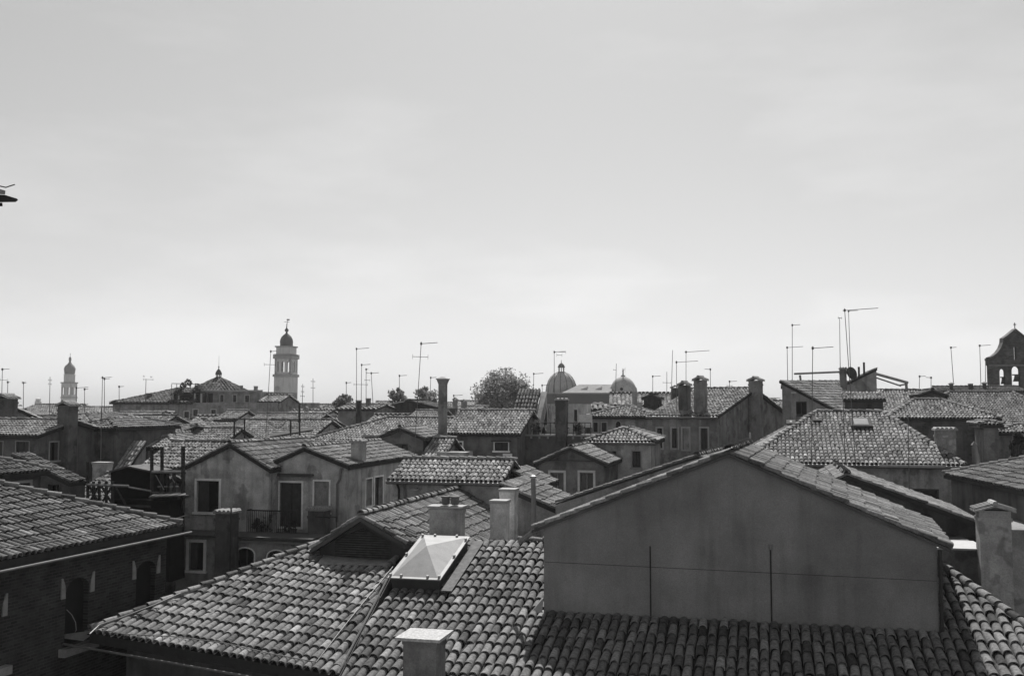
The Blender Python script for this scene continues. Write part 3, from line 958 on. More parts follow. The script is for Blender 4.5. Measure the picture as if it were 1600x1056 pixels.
# ------------------------------------------------------------------ C: the big blank plastered gable
C0 = P(850, 957, 24.65); wC = run_to(C0, EX, 1468)
def C_px(px, py): 
    r = on_plane(px, py, C0, EY); return (r - C0).dot(EX), r.z - C0.z
apx = C_px(1139, 712); leL = C_px(850, 824); leR = C_px(1464, 852)
rootC = thing('house', C0 + EX * wC / 2 + EY * 2.7, 'upper storey with a large blank plastered gable wall rising out of the near roof', 'house')
DC = 5.4
mb = MB()
zb = -1.2
outl = [(0, zb), (wC, zb), (wC, leR[1]), apx, (0, leL[1])]
mC = surf('smooth_render', 0.19, var=0.3, scale=0.55, bump=0.5, bscale=38, fine=0.14, streak=0.22, spec=0.1)
mb.panel(C0, EX, EZ, -EY, outl, [], 0.3, back=False)
mb.panel(C0 + EX * wC, EY, EZ, EX, [(0, zb), (DC, zb), (DC, leR[1]), (0, leR[1])], [], 0.3, back=False)
mb.panel(C0 + EY * DC, -EY, EZ, -EX, [(0, zb), (DC, zb), (DC, leL[1]), (0, leL[1])], [], 0.3, back=False)
mb.panel(C0 + EX * wC + EY * DC, -EX, EZ, EY, [(wC - x, z) for x, z in outl][::-1], [], 0.05, back=False)
part('wall', mb, mC, rootC)
def Cp(x, y, z): return C0 + EX * x + EY * y + EZ * z
tl = (apx[1] - leL[1]) / apx[0]; tr = (apx[1] - leR[1]) / (wC - apx[0])
o1, o2, of = 0.28, 0.30, 0.10
_, EYC = dirs(radians(18.0))
def Cb(x, z): return Cp(x, -of, z) + EYC * (DC + of)
fL = [Cp(-o1, -of, leL[1] - o1 * tl), Cp(apx[0], -of, apx[1]), Cb(apx[0], apx[1]), Cb(-o1, leL[1] - o1 * tl)]
fR = [Cp(wC + o2, -of, leR[1] - o2 * tr), Cb(wC + o2, leR[1] - o2 * tr), Cb(apx[0], apx[1]), Cp(apx[0], -of, apx[1])]
s = MB(); s.slab(fL, Vector((0, 0, -0.07))); s.slab(fR, Vector((0, 0, -0.07)))
for p in s.v: p.z += 0.05
roofC = part('roof', s, M_soffit, rootC)
tile_roof(roofC, [([p + EZ * 0.055 for p in fL], EX + EZ * tl), ([p + EZ * 0.055 for p in fR], -EX + EZ * tr)], [(Cp(apx[0], -of, apx[1] + 0.05), Cb(apx[0], apx[1] + 0.051))], tile_mat(0.2), 'near')
part('soffit_shadow_board', MB().obox(Cp(0, -0.02, 0) + EZ * 0, EX * 0.01, EY * 0.01, EZ * 0.01), M_wood, rootC) if False else None
# base plinth band, expansion joints and a thin seam in the render
part('base_band', MB().obox(Cp(0.0, -0.035, -0.16), EX * wC, EY * 0.034, EZ * 0.2), surf('dark_band', 0.08, var=0.3), rootC)
for jx, jy in ((1016, 853), (1204, 856)):
    x_, z_ = C_px(jx, jy); part('joint', MB().obox(Cp(x_ - 0.018, -0.012, 0.05), EX * 0.036, EY * 0.011, EZ * (z_ - 0.05)), M_wood, rootC)
x_, z_ = C_px(1204, 856); part('joint_ring', MB().lathe(Cp(x_, -0.04, z_ + 0.03), [(0.03, -0.06), (0.035, 0), (0.03, 0.06)], n=8), M_metal, rootC)
x0_, z0_ = C_px(852, 878); x1_, z1_ = C_px(1462, 908)
part('seam', MB().add([Cp(0.03, -0.004, z0_), Cp(wC - 0.02, -0.004, z1_), Cp(wC - 0.02, -0.004, z1_ + 0.015), Cp(0.03, -0.004, z0_ + 0.015)], [(0, 1, 2, 3)]), surf('dark_seam', 0.06), rootC)
dp = Cp(wC + 0.05, -0.05, 0)
part('downpipe', MB().tube([dp + EZ * -0.3, dp + EZ * (leR[1] - 0.1)], 0.045, n=8), M_iron, rootC)
part('corner_flashing', MB().slab([Cp(-0.02, 0.05, 0.35), Cp(-0.02, -0.15, 0.03), Cp(-0.3, -0.1, 0.02), Cp(-0.12, 0.3, 0.3)], Vector((0, 0, -0.02))), M_zinc, rootC)
part('verge_pipe', MB().tube([Cp(-0.75, 0.6, leL[1] - 0.45), Cp(-0.2, 0.1, leL[1] - 0.05)], 0.07, n=8), M_greywood, rootC)

# right-hand neighbour: ridge pole with a bird spike
part('vent_pipe', MB().tube([Cb(apx[0] + .05, apx[1] - 0.1), Cb(apx[0] + .05, apx[1] + 0.4)], 0.03, n=6), M_zinc, rootC)

# ------------------------------------------------------------------ L: the dark brick building on the left
gL = radians(16.4)
LX, LY = dirs(gL)     # LY runs away along the eave, LX points right
L0 = P(284, 822, 29.0)
tL = tan(radians(18))
upL = (-LX + EZ * tL).normalized(); nL = upL.cross(LY).normalized()
if nL.z < 0: nL = -nL
def L_px(px, py): return on_plane(px, py, L0, nL)
hipLt = L_px(-40, 752)
near_e = L0 - LY * 13
bL = (hipLt - L0).dot(upL)
polyL = [near_e, L0, hipLt, near_e + upL * bL + LX * 0]
rootL = thing('house', Vector((L0.x - 4, L0.y - 6, 0)), 'dark old brick building with arched openings and a clay roof at the left edge', 'house')
s = MB(); s.slab(polyL, Vector((0, 0, -0.15)))
backf = [L0, hipLt, hipLt + (-LX * 1 + LY * 3 - EZ * 1.0), L0 + LY * 0.3 - LX * 3.5 - EZ * 0.1]
s.slab(backf, Vector((0, 0, -0.12)))
roofL = part('roof', s, M_slab, rootL)
tile_roof(roofL, [(polyL, upL)], [(L0, hipLt)], tile_mat(0.165), 'near')
W0 = L0 - LX * 0.32 - LY * 0.25; W0.z = L0.z - 0.2
mbw = MB(); holesL = []; LW = 13.0
def LW_px(px, py):
    r = on_plane(px, py, W0, LX) - W0; return (r.dot(-LY), r.z)
winL = []
for (xa, ya, xb, yb, rise) in ((213, 876, 243, 990, 0.28), (103, 902, 139, 1004, 0.3), (-42, 938, 1, 1046, 0.3)):
    a0_, zt0 = LW_px(xa, ya + 12); a1_, zt1 = LW_px(xb, ya + 6); zbm = LW_px((xa + xb) / 2, yb)[1]
    lo, hi = min(a0_, a1_), max(a0_, a1_)
    ztp = LW_px((xa + xb) / 2, ya)[1]
    winL.append((lo, hi, zbm, ztp, rise)); holesL.append(arch_pts(lo, hi, zbm, ztp, rise))
# panel x axis runs towards the camera (-LY); outward normal LX
mbw.panel(W0, -LY, EZ, LX, [(0, -W0.z), (LW, -W0.z), (LW, 0), (0, 0)], holesL, 0.45, back=False)
mbw.panel(W0 - LX * 9, LX, EZ, LY, [(0, -W0.z), (9, -W0.z), (9, 0), (0, 0)], [], 0.2, back=False)
mbw.panel(W0 - LY * LW, -LX, EZ, -LY, [(0, -W0.z), (9, -W0.z), (9, 0), (0, 0)], [], 0.2, back=False)
part('wall', mbw, brick_mat(0.036, mortar=1.5), rootL)
for (lo, hi, zb_, zt_, rise) in winL:
    def lp(x, z, d): return W0 - LY * x + EZ * z + LX * d
    w = part('window', MB().panel(W0 + LX * 0.012, -LY, EZ, LX, arch_pts(lo - 0.22, hi + 0.22, zt_ - rise, zt_ + 0.24, rise + 0.2)[1:] + arch_pts(lo - 0.22, hi + 0.22, zt_ - rise, zt_ + 0.24, rise + 0.2)[:1] if False else
             [p for p in arch_pts(lo - 0.0, hi + 0.0, zt_ - rise, zt_, rise)[2:]] + [p for p in reversed([( (x - (lo + hi) / 2) * 1.25 + (lo + hi) / 2, z + (0.2 if k not in (0,) else 0.2)) for k, (x, z) in enumerate(arch_pts(lo, hi, zt_ - rise, zt_, rise)[2:])])], [], 0.06), brick_mat(0.042, 'arch_brick'), rootL)
    part('pane', MB().poly([lp(lo - .05, zb_, -0.16), lp(hi + .05, zb_, -0.16), lp(hi + .05, zt_ + .05, -0.16), lp(lo - .05, zt_ + .05, -0.16)]), M_dark, w)  # black sheet painted as the unlit room inside the opening
    # pale stone blocks beside the springing of the arch
    for q0, q1, tw in ((lo - 0.18, lo - 0.03, -1), (hi + 0.03, hi + 0.18, 1)):
        zz = zt_ - rise - 0.14
        if tw < 0: pl = [(q0, zz), (q1, zz), (q1 - 0.02, zz + 0.3), (q0 + 0.05, zz + 0.5), (q0, zz + 0.5)]
        else: pl = [(q0, zz), (q1, zz), (q1, zz + 0.5), (q1 - 0.05, zz + 0.5), (q0 + 0.02, zz + 0.3)]
        part('impost', MB().panel(W0 + LX * 0.03, -LY, EZ, LX, pl, [], 0.05), surf('pale_stone', 0.22, var=0.2, scale=5), w)
    part('sill', MB().obox(lp(lo - 0.2, zb_ - 0.2, -0.1), -LY * (hi - lo + 0.4), EZ * 0.19, LX * 0.3), surf('pale_stone', 0.22, var=0.2, scale=5), w)
# gutter: thin bright line below the eave, and the timber soffit board
gp0 = L0 + LX * 0.12 + LY * 0.3 - EZ * 0.2; gp1 = near_e + LX * 0.12 - EZ * 0.2
part('gutter', MB().tube([gp0, gp1], 0.032, n=8), surf('aged_zinc', 0.11, rough=0.7, var=0.2, scale=4), rootL)
part('soffit', MB().slab([L0 - EZ * 0.155, near_e - EZ * 0.155, near_e - LX * 0.5 - EZ * 0.155, L0 - LX * 0.5 - EZ * 0.155], Vector((0, 0, -0.04))), M_wood, rootL)
cab = MB()
pts = [L0 + upL * 0.3 + nL * 0.12 - LY * (0.15 + i * 1.2) + nL * 0.02 * (i % 2) for i in range(11)]
cab.tube([P(291, 805, 29.2), P(268, 812, 29.0)] + pts, 0.012, n=5)
single('cable', cab, M_aerial, 'thin cable strung along the eave tiles of the dark brick building', 'cable', loc=pts[3])
single('cable', MB().tube([P(x, y, 22.9) for x, y in ((104, 952), (112, 960), (118, 972), (119, 984), (112, 994))], 0.008, n=5), M_metal, 'loose wire hanging across the middle arched opening of the brick wall', 'cable')

# ------------------------------------------------------------------ N: louvred gable behind the near roofs, with its chimneys
N0 = P(500, 857, 29.0)
def Nf(px, py): r = on_plane(px, py, N0, EY) - N0; return r.dot(EX), r.z
nap = Nf(570, 806); nl = Nf(497, 853); nr_ = Nf(636, 846)
DN = 9.6
tNl = (nap[1] - nl[1]) / (nap[0] - nl[0]); tNr = (nap[1] - nr_[1]) / (nr_[0] - nap[0])
xr_ = 6.2
rootN = thing('house', Vector((N0.x + 2, N0.y + 5, 0)), 'house with a small louvred gable and a long worn tile roof, behind the skylight', 'house')
def Np(x, y, z): return N0 + EX * x + EY * y + EZ * z
xl, xrt = nl[0] - 0.1, xr_
zl, zr_ = nap[1] - (nap[0] - xl) * tNl, nap[1] - (xrt - nap[0]) * tNr
fL = [Np(xl, -0.35, zl), Np(nap[0], -0.35, nap[1]), Np(nap[0], DN, nap[1]), Np(xl, DN, zl)]
zN = lambda x: nap[1] - (x - nap[0]) * tNr
x64 = nr_[0] + 0.05
fR = [Np(nap[0], -0.35, nap[1]), Np(x64, -0.35, zN(x64)), Np(x64 + 0.35, 0.6, zN(x64 + .35)), Np(xrt, 1.5, zN(xrt)), Np(xrt, DN, zr_), Np(nap[0], DN, nap[1])]
s = MB(); s.slab(fL, Vector((0, 0, -0.12))); s.slab(fR, Vector((0, 0, -0.12)))
roofN = part('roof', s, M_soffit, rootN)
tile_roof(roofN, [([p + EZ * .003 for p in fL], EX + EZ * tNl), ([p + EZ * .003 for p in fR], -EX + EZ * tNr)], [(Np(nap[0], -0.35, nap[1]), Np(nap[0], DN, nap[1] + .001))], tile_mat(0.23), 'near')
mb = MB()
lv = [Nf(522, 884), Nf(612, 884), Nf(610, 848), Nf(567, 824), Nf(524, 842)]
zbN = -2.5
outl = [(xl + 0.1, zbN), (x64, zbN), (x64, zN(x64) - 0.05), (nap[0], nap[1] - 0.05), (xl + 0.1, zl - 0.05)]
mb.panel(N0, EX, EZ, -EY, outl, [lv], 0.2, back=False)
mb.panel(Np(xrt - .1, 3, 0), EY, EZ, EX, [(0, -N0.z), (DN - 3, -N0.z), (DN - 3, zr_ - 0.05), (0, zr_ - 0.05)], [], 0.2, back=False)
mb.panel(Np(xl + .1, DN, 0), -EY, EZ, -EX, [(0, -N0.z), (DN, -N0.z), (DN, zl - 0.05), (0, zl - 0.05)], [], 0.2, back=False)
part('wall', mb, surf('sooty_render', 0.06), rootN)
part('louvre_backing', MB().poly([Np(x, 0.2, z) for x, z in lv]), M_dark, rootN)
zlo, zhi = lv[0][1], lv[3][1]; k = 17
for i in range(k):
    z = zlo + (zhi - zlo) * (i + 0.5) / k
    # width of the pentagon at this height
    if z < lv[4][1]: a_, b_ = lv[0][0], lv[1][0]
    else:
        f_ = min(1, (z - lv[4][1]) / (zhi - lv[4][1])); a_ = lv[4][0] + (lv[3][0] - lv[4][0]) * f_; b_ = lv[2][0] + (lv[3][0] - lv[2][0]) * f_
    if b_ - a_ > 0.1:
        part('slat', MB().slab([Np(a_, -0.03, z - 0.03), Np(b_, -0.03, z - 0.03), Np(b_, 0.1, z + 0.03), Np(a_, 0.1, z + 0.03)], Vector((0, 0, -0.018))), surf('louvre_timber', 0.075, var=0.3, scale=8), rootN)
part('flashing', MB().slab([A_px(496, 887) + EZ * .13, A_px(602, 889) + EZ * .13, P(616, 870, 28.97), P(505, 867, 28.97)], Vector((0, 0, -0.04))), surf('mortar_flashing', 0.24, var=0.3, scale=6), rootN)
# chimneys standing in N's right slope
chimney(rootN, 698, 777, 842, 62, 29.5, 'pots', 0.15, ratio=0.55, label='broad plastered stack with two clay pots')
chimney(rootN, 781, 782, 846, 33, 30.5, 'slab', 0.24, label='pale stack with a slab cap, nearest of the cluster')
chimney(rootN, 795, 764, 838, 32, 33.0, 'slab', 0.26, label='pale stack, tallest of the cluster')
chimney(rootN, 816, 773, 830, 26, 34.5, 'slab', 0.16)
pp = P(833, 745, 31.5); pq = P(835, 822, 31.5)
vp = thing('vent_pipe', pq, 'slim pale vent pipe standing between the chimney cluster and the big blank gable', 'pipe')
part('pipe', MB().tube([pq - EZ * 0.3, pp], 0.075, n=12), M_metal, vp, smooth=True)
part('cap', MB().lathe(pp, [(0.09, -0.04), (0.11, -0.03), (0.11, 0.03), (0.04, 0.06)], n=12), M_zinc, vp)

# gable behind C, flush plaster with a tile verge (F20)
house('plain plastered gable with a thin tile verge, just behind the big blank gable', (868, 789, 33.5), 1290, 7, 'gf', 19, v=0.11, slab=0.05, over=0.0, tiles=0.2, frac=0.55, yaw=radians(21.5))

# ================================================================== MIDDLE DISTANCE
def hipx(label, A, x2, D, slope, il, ir, yaw=GRID, v=0.13, tiles=0.22, wins=(), level='mid', over=0.22, gutter=False, extra=None, mat=None):
    """hipped house with hips of unequal run"""
    ex, ey = dirs(yaw); ez = EZ
    h = house(label, A, x2, D, 'flat', yaw=yaw, v=v, wins=wins, gutter=False, over=over, mat=mat)
    I = INFO[h.name]; pt, Wd = I['pt'], I['W']
    t = tan(radians(slope)); o = over; dz = -o * t
    zr = D / 2 * t
    r1, r2 = pt(il, D / 2, zr), pt(Wd - ir, D / 2, zr + 0.001)
    c0, c1, c2, c3 = pt(-o, -o, dz), pt(Wd + o, -o, dz), pt(Wd + o, D + o, dz), pt(-o, D + o, dz)
    faces = [([c0, c1, r2, r1], ey + ez * t), ([c2, c3, r1, r2], -ey + ez * t), ([c1, c2, r2], -ex + ez * (zr / max(ir, .3))), ([c3, c0, r1], ex + ez * (zr / max(il, .3)))]
    ridges = [(r1, r2), (c0, r1), (c1, r2), (c2, r2), (c3, r1)]
    s = MB()
    for poly, up in faces: s.slab([p + ez * 0.06 for p in poly], Vector((0, 0, -0.14)))
    r = part('roof', s, M_slab, h)
    tile_roof(r, [([p + ez * 0.062 for p in poly], up) for poly, up in faces], [(a + ez * 0.07, b + ez * 0.07) for a, b in ridges], tile_mat(tiles), level)
    if gutter:
        part('gutter', MB().tube([pt(-o, -o - 0.06, dz), pt(Wd + o, -o - 0.06, dz)], 0.065, n=8), M_metal, h)
    I['t'] = t; I['r'] = r
    return h

# ---- M: the twin-gabled plastered house with its balcony, and the lower block before it
DM = stone(0.78)
M1 = house('plastered house under the left of two joined gables, with one large shuttered window', (290, 731, 42), 420, 7, 'gf', 24.8, v=0.2, over=0.12, frac=0.54,
           wins=[('F', 307, 751, 342, 800, dict(style='half', fw=0.09))], trim=DM)
chimney(M1, 399, 686, 722, 14, 45, 'slab', 0.14, label='thin stack in the valley between the two gables')
M2 = house('plastered house under the right of two joined gables, with a tall balcony door', (421, 727, 42), 543, 8, 'gf', 23, v=0.19, over=0.12, frac=0.46,
           wins=[('F', 437, 754, 471, 823, dict(style='shut', fw=0.08, sill=False)), ('F', 491, 752, 514, 800, dict(style='blind', fw=0.07)),
                 ('R', 585, 745, 598, 794, dict(style='half', fw=0.07)), ('R', 571, 748, 581, 790, dict(style='blind', fw=0.05))], trim=DM)
chimney(M2, 559, 686, 734, 25, 42.6, 'crenel', 0.16, label='tall square stack with a tile-edged cap')
chimney(M2, 579, 677, 694, 22, 49, 'crenel', 0.06)
i2 = INFO[M2.name]; q2 = i2['pt']
def M2z(px, py): r = on_plane(px, py, i2['o'], EY) - i2['o']; return r.dot(EX), r.z
x_, z_ = M2z(421, 739); x2_, _ = M2z(490, 739)
part('ledge', MB().obox(q2(x_, -0.16, z_ - 0.1), EX * (x2_ - x_), EY * 0.155, EZ * 0.1), M_soffit, M2)
x_, z_ = M2z(534, 735); xb_, zb_ = M2z(531, 815)
part('downpipe', MB().tube([q2(x_, -0.08, z_ + .1), q2(x_ - .05, -0.08, z_ - 0.35), q2(xb_ - .1, -0.08, z_ - 0.55), q2(xb_ - .1, -0.08, zb_)], 0.05, n=8), M_metal, M2)
x0_, z0_ = M2z(418, 741); x1_, z1_ = M2z(488, 826)
# balcony: slab, rail and bars, potted plants
x0_, zf = M2z(408, 829); x1_, _ = M2z(545, 829)
bal = MB().obox(q2(x0_, -1.25, zf - 0.16), EX * (x1_ - x0_), EY * 1.24, EZ * 0.15)
bal = part('balcony', bal, M_soffit, M2)
rl = MB(); x1r, _ = M2z(483, 790)
rl.tube([q2(x0_, -1.2, zf + 0.98), q2(x1r, -1.2, zf + 0.98)], 0.028, n=5)
rl.tube([q2(x0_, -1.2, zf + 0.1), q2(x1r, -1.2, zf + 0.1)], 0.02, n=5)
rl.tube([q2(x0_, -1.2, zf + 0.98), q2(x0_, 0, zf + 0.98)], 0.028, n=5)
nb = 26
for i in range(nb + 1):
    xx = x0_ + (x1r - x0_) * i / nb; rl.tube([q2(xx, -1.2, zf), q2(xx, -1.2, zf + 0.98)], 0.012, n=4)
part('railing', rl, M_iron, bal)
rl = MB(); xa_, _ = M2z(512, 800)
rl.tube([q2(xa_, -1.2, zf + 0.8), q2(x1_, -1.2, zf + 0.8), q2(x1_, -1.2, zf)], 0.025, n=5); part('railing', rl, M_iron, bal)

def leafy(name, c, rad, n, leaf, mat_, parent=None, squash=1.0, seed=1, clumps=7, **kw):
    r = np.random.default_rng(seed)
    cl = r.normal(0, 0.45, (clumps, 3)); cl[:, 2] *= squash
    cs = r.uniform(0.35, 0.6, clumps)
    idx = r.integers(0, clumps, n)
    d = r.normal(0, 1, (n, 3)); d /= np.linalg.norm(d, axis=1)[:, None]
    p = cl[idx] + d * (cs[idx] * r.uniform(0.55, 1.05, n))[:, None]
    p = p * rad * np.array([1, 1, squash])
    a = r.normal(0, 1, (n, 3)); a /= np.linalg.norm(a, axis=1)[:, None]
    b = np.cross(a, r.normal(0, 1, (n, 3))); b /= np.linalg.norm(b, axis=1)[:, None]
    L_ = leaf * r.uniform(0.6, 1.3, n)[:, None]
    V = np.stack([p - a * L_, p + b * L_ * 0.6, p + a * L_, p - b * L_ * 0.6], 1)
    off = root_loc(parent) if parent else Vector((0, 0, 0))
    V = V.reshape(-1, 3) + np.array(Vector(c) - off)
    F = np.arange(n * 4).reshape(n, 4)
    me = mesh_np(name, V, F, mat_, r.uniform(0.6, 1.4, n))
    o = bpy.data.objects.new(name, me)
    if parent: o.parent = parent
    return link(o)
def leaf_mat(v):
    key = ('leaf', v)
    if key in MATS: return MATS[key]
    m, t, b = _mat('foliage'); N = t.nodes.new; K = t.links.new
    at = N('ShaderNodeAttribute'); at.attribute_name = 'shade'
    mu = N('ShaderNodeMath'); mu.operation = 'MULTIPLY'; mu.inputs[1].default_value = v; K(at.outputs['Fac'], mu.inputs[0])
    K(mu.outputs[0], b.inputs['Base Color']); b.inputs['Roughness'].default_value = 0.7
    tr = N('ShaderNodeBsdfTranslucent'); tr.inputs[0].default_value = grey(v * 1.2)
    mx = N('ShaderNodeMixShader'); mx.inputs[0].default_value = 0.45
    K(b.outputs[0], mx.inputs[1]); K(tr.outputs[0], mx.inputs[2]); K(mx.outputs[0], t.nodes['Material Output'].inputs['Surface'])
    MATS[key] = m
    return m
for k, (px, py, lab) in enumerate(((421, 826, 'leftmost pot plant on the balcony, spilling through the bars'), (430, 826, 'pot plant on the balcony beside the tall door'), (474, 826, 'pot plant on the balcony to the right of the tall door'))):
    xx, _ = M2z(px, py)
    bp_ = q2(xx, -0.9, zf)
    t_ = thing('potted_plant', bp_, lab, 'pot plant', 'pot plants on the balcony')
    part('pot', MB().lathe(bp_, [(0.1, 0), (0.14, 0.22), (0.16, 0.24), (0.12, 0.25)], n=10), surf('terracotta', 0.12), t_)
    leafy('foliage', bp_ + EZ * 0.45, 0.26, 260, 0.06, leaf_mat(0.07), t_, seed=k + 5)

ML = house('lower plastered storey with a dark ledge, in front of the twin-gabled house', (276, 836, 40.2), 488, 1.2, 'flat', v=0.14,
           wins=[('F', 295, 847, 318, 891, dict(style='half', fw=0.12)), ('F', 369, 856, 397, 893, dict(style='dark', arch=0.22, fw=0.05)), ('F', 418, 860, 446, 893, dict(style='dark', arch=0.22, fw=0.05))], trim=DM)
im = INFO[ML.name]; qm = im['pt']
part('ledge', MB().obox(qm(-0.1, -0.22, -0.02), EX * (im['W'] + 0.2), EY * 1.45, EZ * 0.09), M_soffit, ML)
part('cornice', MB().obox(qm(2.4, -0.1, -0.17), EX * (im['W'] - 2.4), EY * 0.09, EZ * 0.08), stone(0.24), ML)
chimney(ML, 351, 796, 925, 36, 38.8, 'crenel', 0.05, label='tall dark soot-stained stack beside the shuttered window')
pp = P(361, 797, 38.6); part('pole', MB().tube([pp - EZ * 3, pp + EZ * 0.1], 0.03, n=6), M_iron, ML)
chimney(ML, 496, 792, 850, 36, 40.3, 'crenel', 0.05, label='broad dark brick pier with wavy tile coping')

# ---- left side, S houses
house('low house at the left edge with a hipped clay roof, behind the brick building', (-160, 740, 33), -20, 6, 'hip', 20, v=0.05, right_px=64, tiles=0.16,
      wins=[('R', 22, 755, 46, 772, dict(style='dark', fw=0.1, fm=stone(0.3)))], gutter=True)
house('small dark gabled house between the left edge roof and the timber roof terrace', (18, 754, 38), 108, 0.9, 'shedr', 21, over=0.04, v=0.045, tiles=0.16,
      wins=[('F', 75, 757, 93, 777, dict(style='dark', fw=0.04, fm=M_soffit))])
F39 = house('sunlit clay roof directly behind the timber roof terrace', (98, 792, 39.6), 200, 5.6, 'gs', 20, v=0.1, tiles=0.22)
chimney(F39, 157, 722, 752, 30, 42.5, 'slab', 0.13, ratio=0.6, label='tapered stack behind the terrace balustrade')
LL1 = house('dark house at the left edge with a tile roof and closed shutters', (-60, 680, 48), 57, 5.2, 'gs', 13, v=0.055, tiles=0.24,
            wins=[('F', 25, 690, 45, 724, dict(style='shut', fw=0.05, fm=stone(0.25))), ('F', -12, 690, 4, 724, dict(style='shut', fw=0.05, fm=stone(0.25))), ('R', 77, 691, 90, 719, dict(style='half', fw=0.07, fm=stone(0.3)))])
chimney(LL1, 101, 628, 790, 29, 48.4, 'tiled', 0.055, label='very tall dark stack with a saddle tile cap')
chimney(LL1, 5, 617, 675, 30, 51.5, 'tiled', 0.045, label='dark stack cut by the left picture edge')
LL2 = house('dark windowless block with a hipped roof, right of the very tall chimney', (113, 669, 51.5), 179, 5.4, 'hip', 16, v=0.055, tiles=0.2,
            wins=[('F', 114, 690, 128, 718, dict(style='shut', fw=0.03, fm=M_soffit))])
house('small hipped sunlit roof with pale walls, right of the dark block', (198, 699, 54), 276, 3.6, 'hip', 18, v=0.13, tiles=0.34)
house('strip of bright tiles leaning beside the dark block', (178, 736, 51), 199, 1.5, 'shed', 42, v=0.12, tiles=0.36, over=0.02)
house('clay roof facing the viewer behind the left gable', (228, 729, 46), 322, 4.6, 'gs', 23, v=0.1, tiles=0.26)
F36 = house('small plain gabled house with a saddle roof, beyond the clay roof', (287, 676, 64), 338, 4, 'gf', 20, v=0.12, frac=0.45)
house('little white house with three small windows below the big domed building', (339, 656, 82), 366, 4, 'gs', 18, v=0.3,
      wins=[('F', 342, 661, 346, 668, dict(style='dark', fw=0.03)), ('F', 350, 661, 354, 668, dict(style='dark', fw=0.03)), ('F', 358, 661, 362, 668, dict(style='dark', fw=0.03))])
house('low hipped house in the left roofscape, nearest below the big domed building', (222, 681, 68), 292, 7, 'hip', 18, v=0.11)
house('low gabled house left of centre in the left roofscape', (165, 676, 70), 226, 7, 'gs', 17, v=0.1)
house('wide hipped house behind the very tall left chimney', (20, 668, 66), 150, 9, 'hip', 14, v=0.09)
house('house with pale plaster box on its roof, left roofscape', (150, 664, 84), 212, 7, 'gs', 15, v=0.12)
house('small house with a pale plastered end, between two hipped roofs', (138, 660, 80), 178, 3, 'flat', v=0.22)
house('gabled house beneath the metal roof terrace', (352, 694, 60), 470, 8, 'gs', 18, v=0.12, tiles=0.25)
house('long low house behind the metal roof terrace', (366, 672, 74), 470, 8, 'gs', 15, v=0.1)

# ---- timber roof terrace (altana) with X braced balustrade and a lean-to hut
def beam(mb, a, b, w=0.05): return mb.tube([a, b], w, n=4)
ta = thing('roof_terrace', P(200, 800, 38), 'black timber roof terrace with X-braced balustrade and small hut, left of the twin gables', 'roof terrace')
YA = 38.0
s = MB()
for x in (137, 146, 155, 166, 176): part('post', beam(MB(), P(x, 795, YA), P(x, 721 if x == 137 else 752, YA), 0.06), M_wood, ta)
part('post', beam(MB(), P(130, 790, YA + 1.2), P(130, 742, YA + 1.2), 0.05), M_wood, ta)
for x, y in ((237, 702), (253, 698), (262, 734), (272, 734)): part('post', beam(MB(), P(x, 800, YA + 0.6), P(x, y, YA + 0.6), 0.07), M_wood, ta)
part('post', beam(MB(), P(286, 800, YA + 0.4), P(286, 697, YA + 0.4), 0.08), M_wood, ta)
part('rail', beam(MB(), P(135, 757, YA - 0.05), P(201, 759, YA - 0.05), 0.05), M_greywood, ta)
part('rail', beam(MB(), P(135, 788, YA), P(235, 792, YA), 0.06), M_wood, ta)
part('rail', beam(MB(), P(201, 761, YA - 0.05), P(236, 767, YA - 0.05), 0.035), M_greywood, ta)
for a, b in (((139, 786), (154, 759)), ((139, 759), (154, 786)), ((158, 759), (175, 787)), ((158, 787), (175, 759)), ((180, 760), (196, 788))):
    part('brace', beam(MB(), P(*a, YA), P(*b, YA), 0.045), M_wood, ta)
part('rail', beam(MB(), P(237, 737, YA + 0.5), P(291, 737, YA + 0.5), 0.06), M_greywood, ta)
part('rail', beam(MB(), P(237, 770, YA + 0.5), P(291, 770, YA + 0.5), 0.05), M_wood, ta)
hutc = P(204, 800, YA + 0.8)
hb = MB(); h0, h1, h2_ = P(172, 738, YA + 0.8), P(236, 737, YA + 0.8), P(198, 728, YA + 0.8)
Y_ = YA + 0.8
outl = [P(173, 815, Y_), P(236, 815, Y_), P(236, 736, Y_), P(198, 728.5, Y_), P(173, 735, Y_)]
M_tar = surf('tarred_board', 0.010, var=0.3, scale=5, spec=0.1)
hb.slab(outl, EY * 1.1); part('hut', hb, M_tar, ta)
hr = MB(); hr.slab([P(198, 727.5, Y_ - .15), P(239, 736, Y_ - .15), P(239, 736, Y_ - .15) + EY * 1.3, P(198, 727.5, Y_ - .15) + EY * 1.3], Vector((0, 0, -0.06)))
hr.slab([P(170, 735.5, Y_ - .15), P(198, 727.5, Y_ - .15), P(198, 727.5, Y_ - .15) + EY * 1.3, P(170, 735.5, Y_ - .15) + EY * 1.3], Vector((0, 0, -0.06)))
part('hut_roof', hr, surf('felt', 0.09, var=0.3, scale=5), ta)
dk = MB(); dk.obox(P(236, 775, YA + 0.5) - EZ * 0.1, EX * 1.15, EY * 0.8, EZ * 0.1); part('deck', dk, M_wood, ta)
dk = MB(); dk.obox(P(176, 905, YA + 0.45), EX * 2.45, EY * 1.0, P(236, 780, YA + .5) - P(236, 905, YA + .5)); part('base_wall', dk, M_tar, ta)
part('awning', MB().slab([P(232, 776, YA - .3), P(290, 773, YA - .3), P(290, 770, YA + 0.4), P(240, 772, YA + 0.4)], Vector((0, 0, -0.04))), surf('felt', 0.09, var=0.3, scale=5), ta)
for i, x in enumerate((246, 256, 265, 274, 284)):
    part('board', MB().obox(P(x, 761, YA + 0.42), EX * 0.13, EY * 0.03, EZ * 0.05), M_greywood, ta)
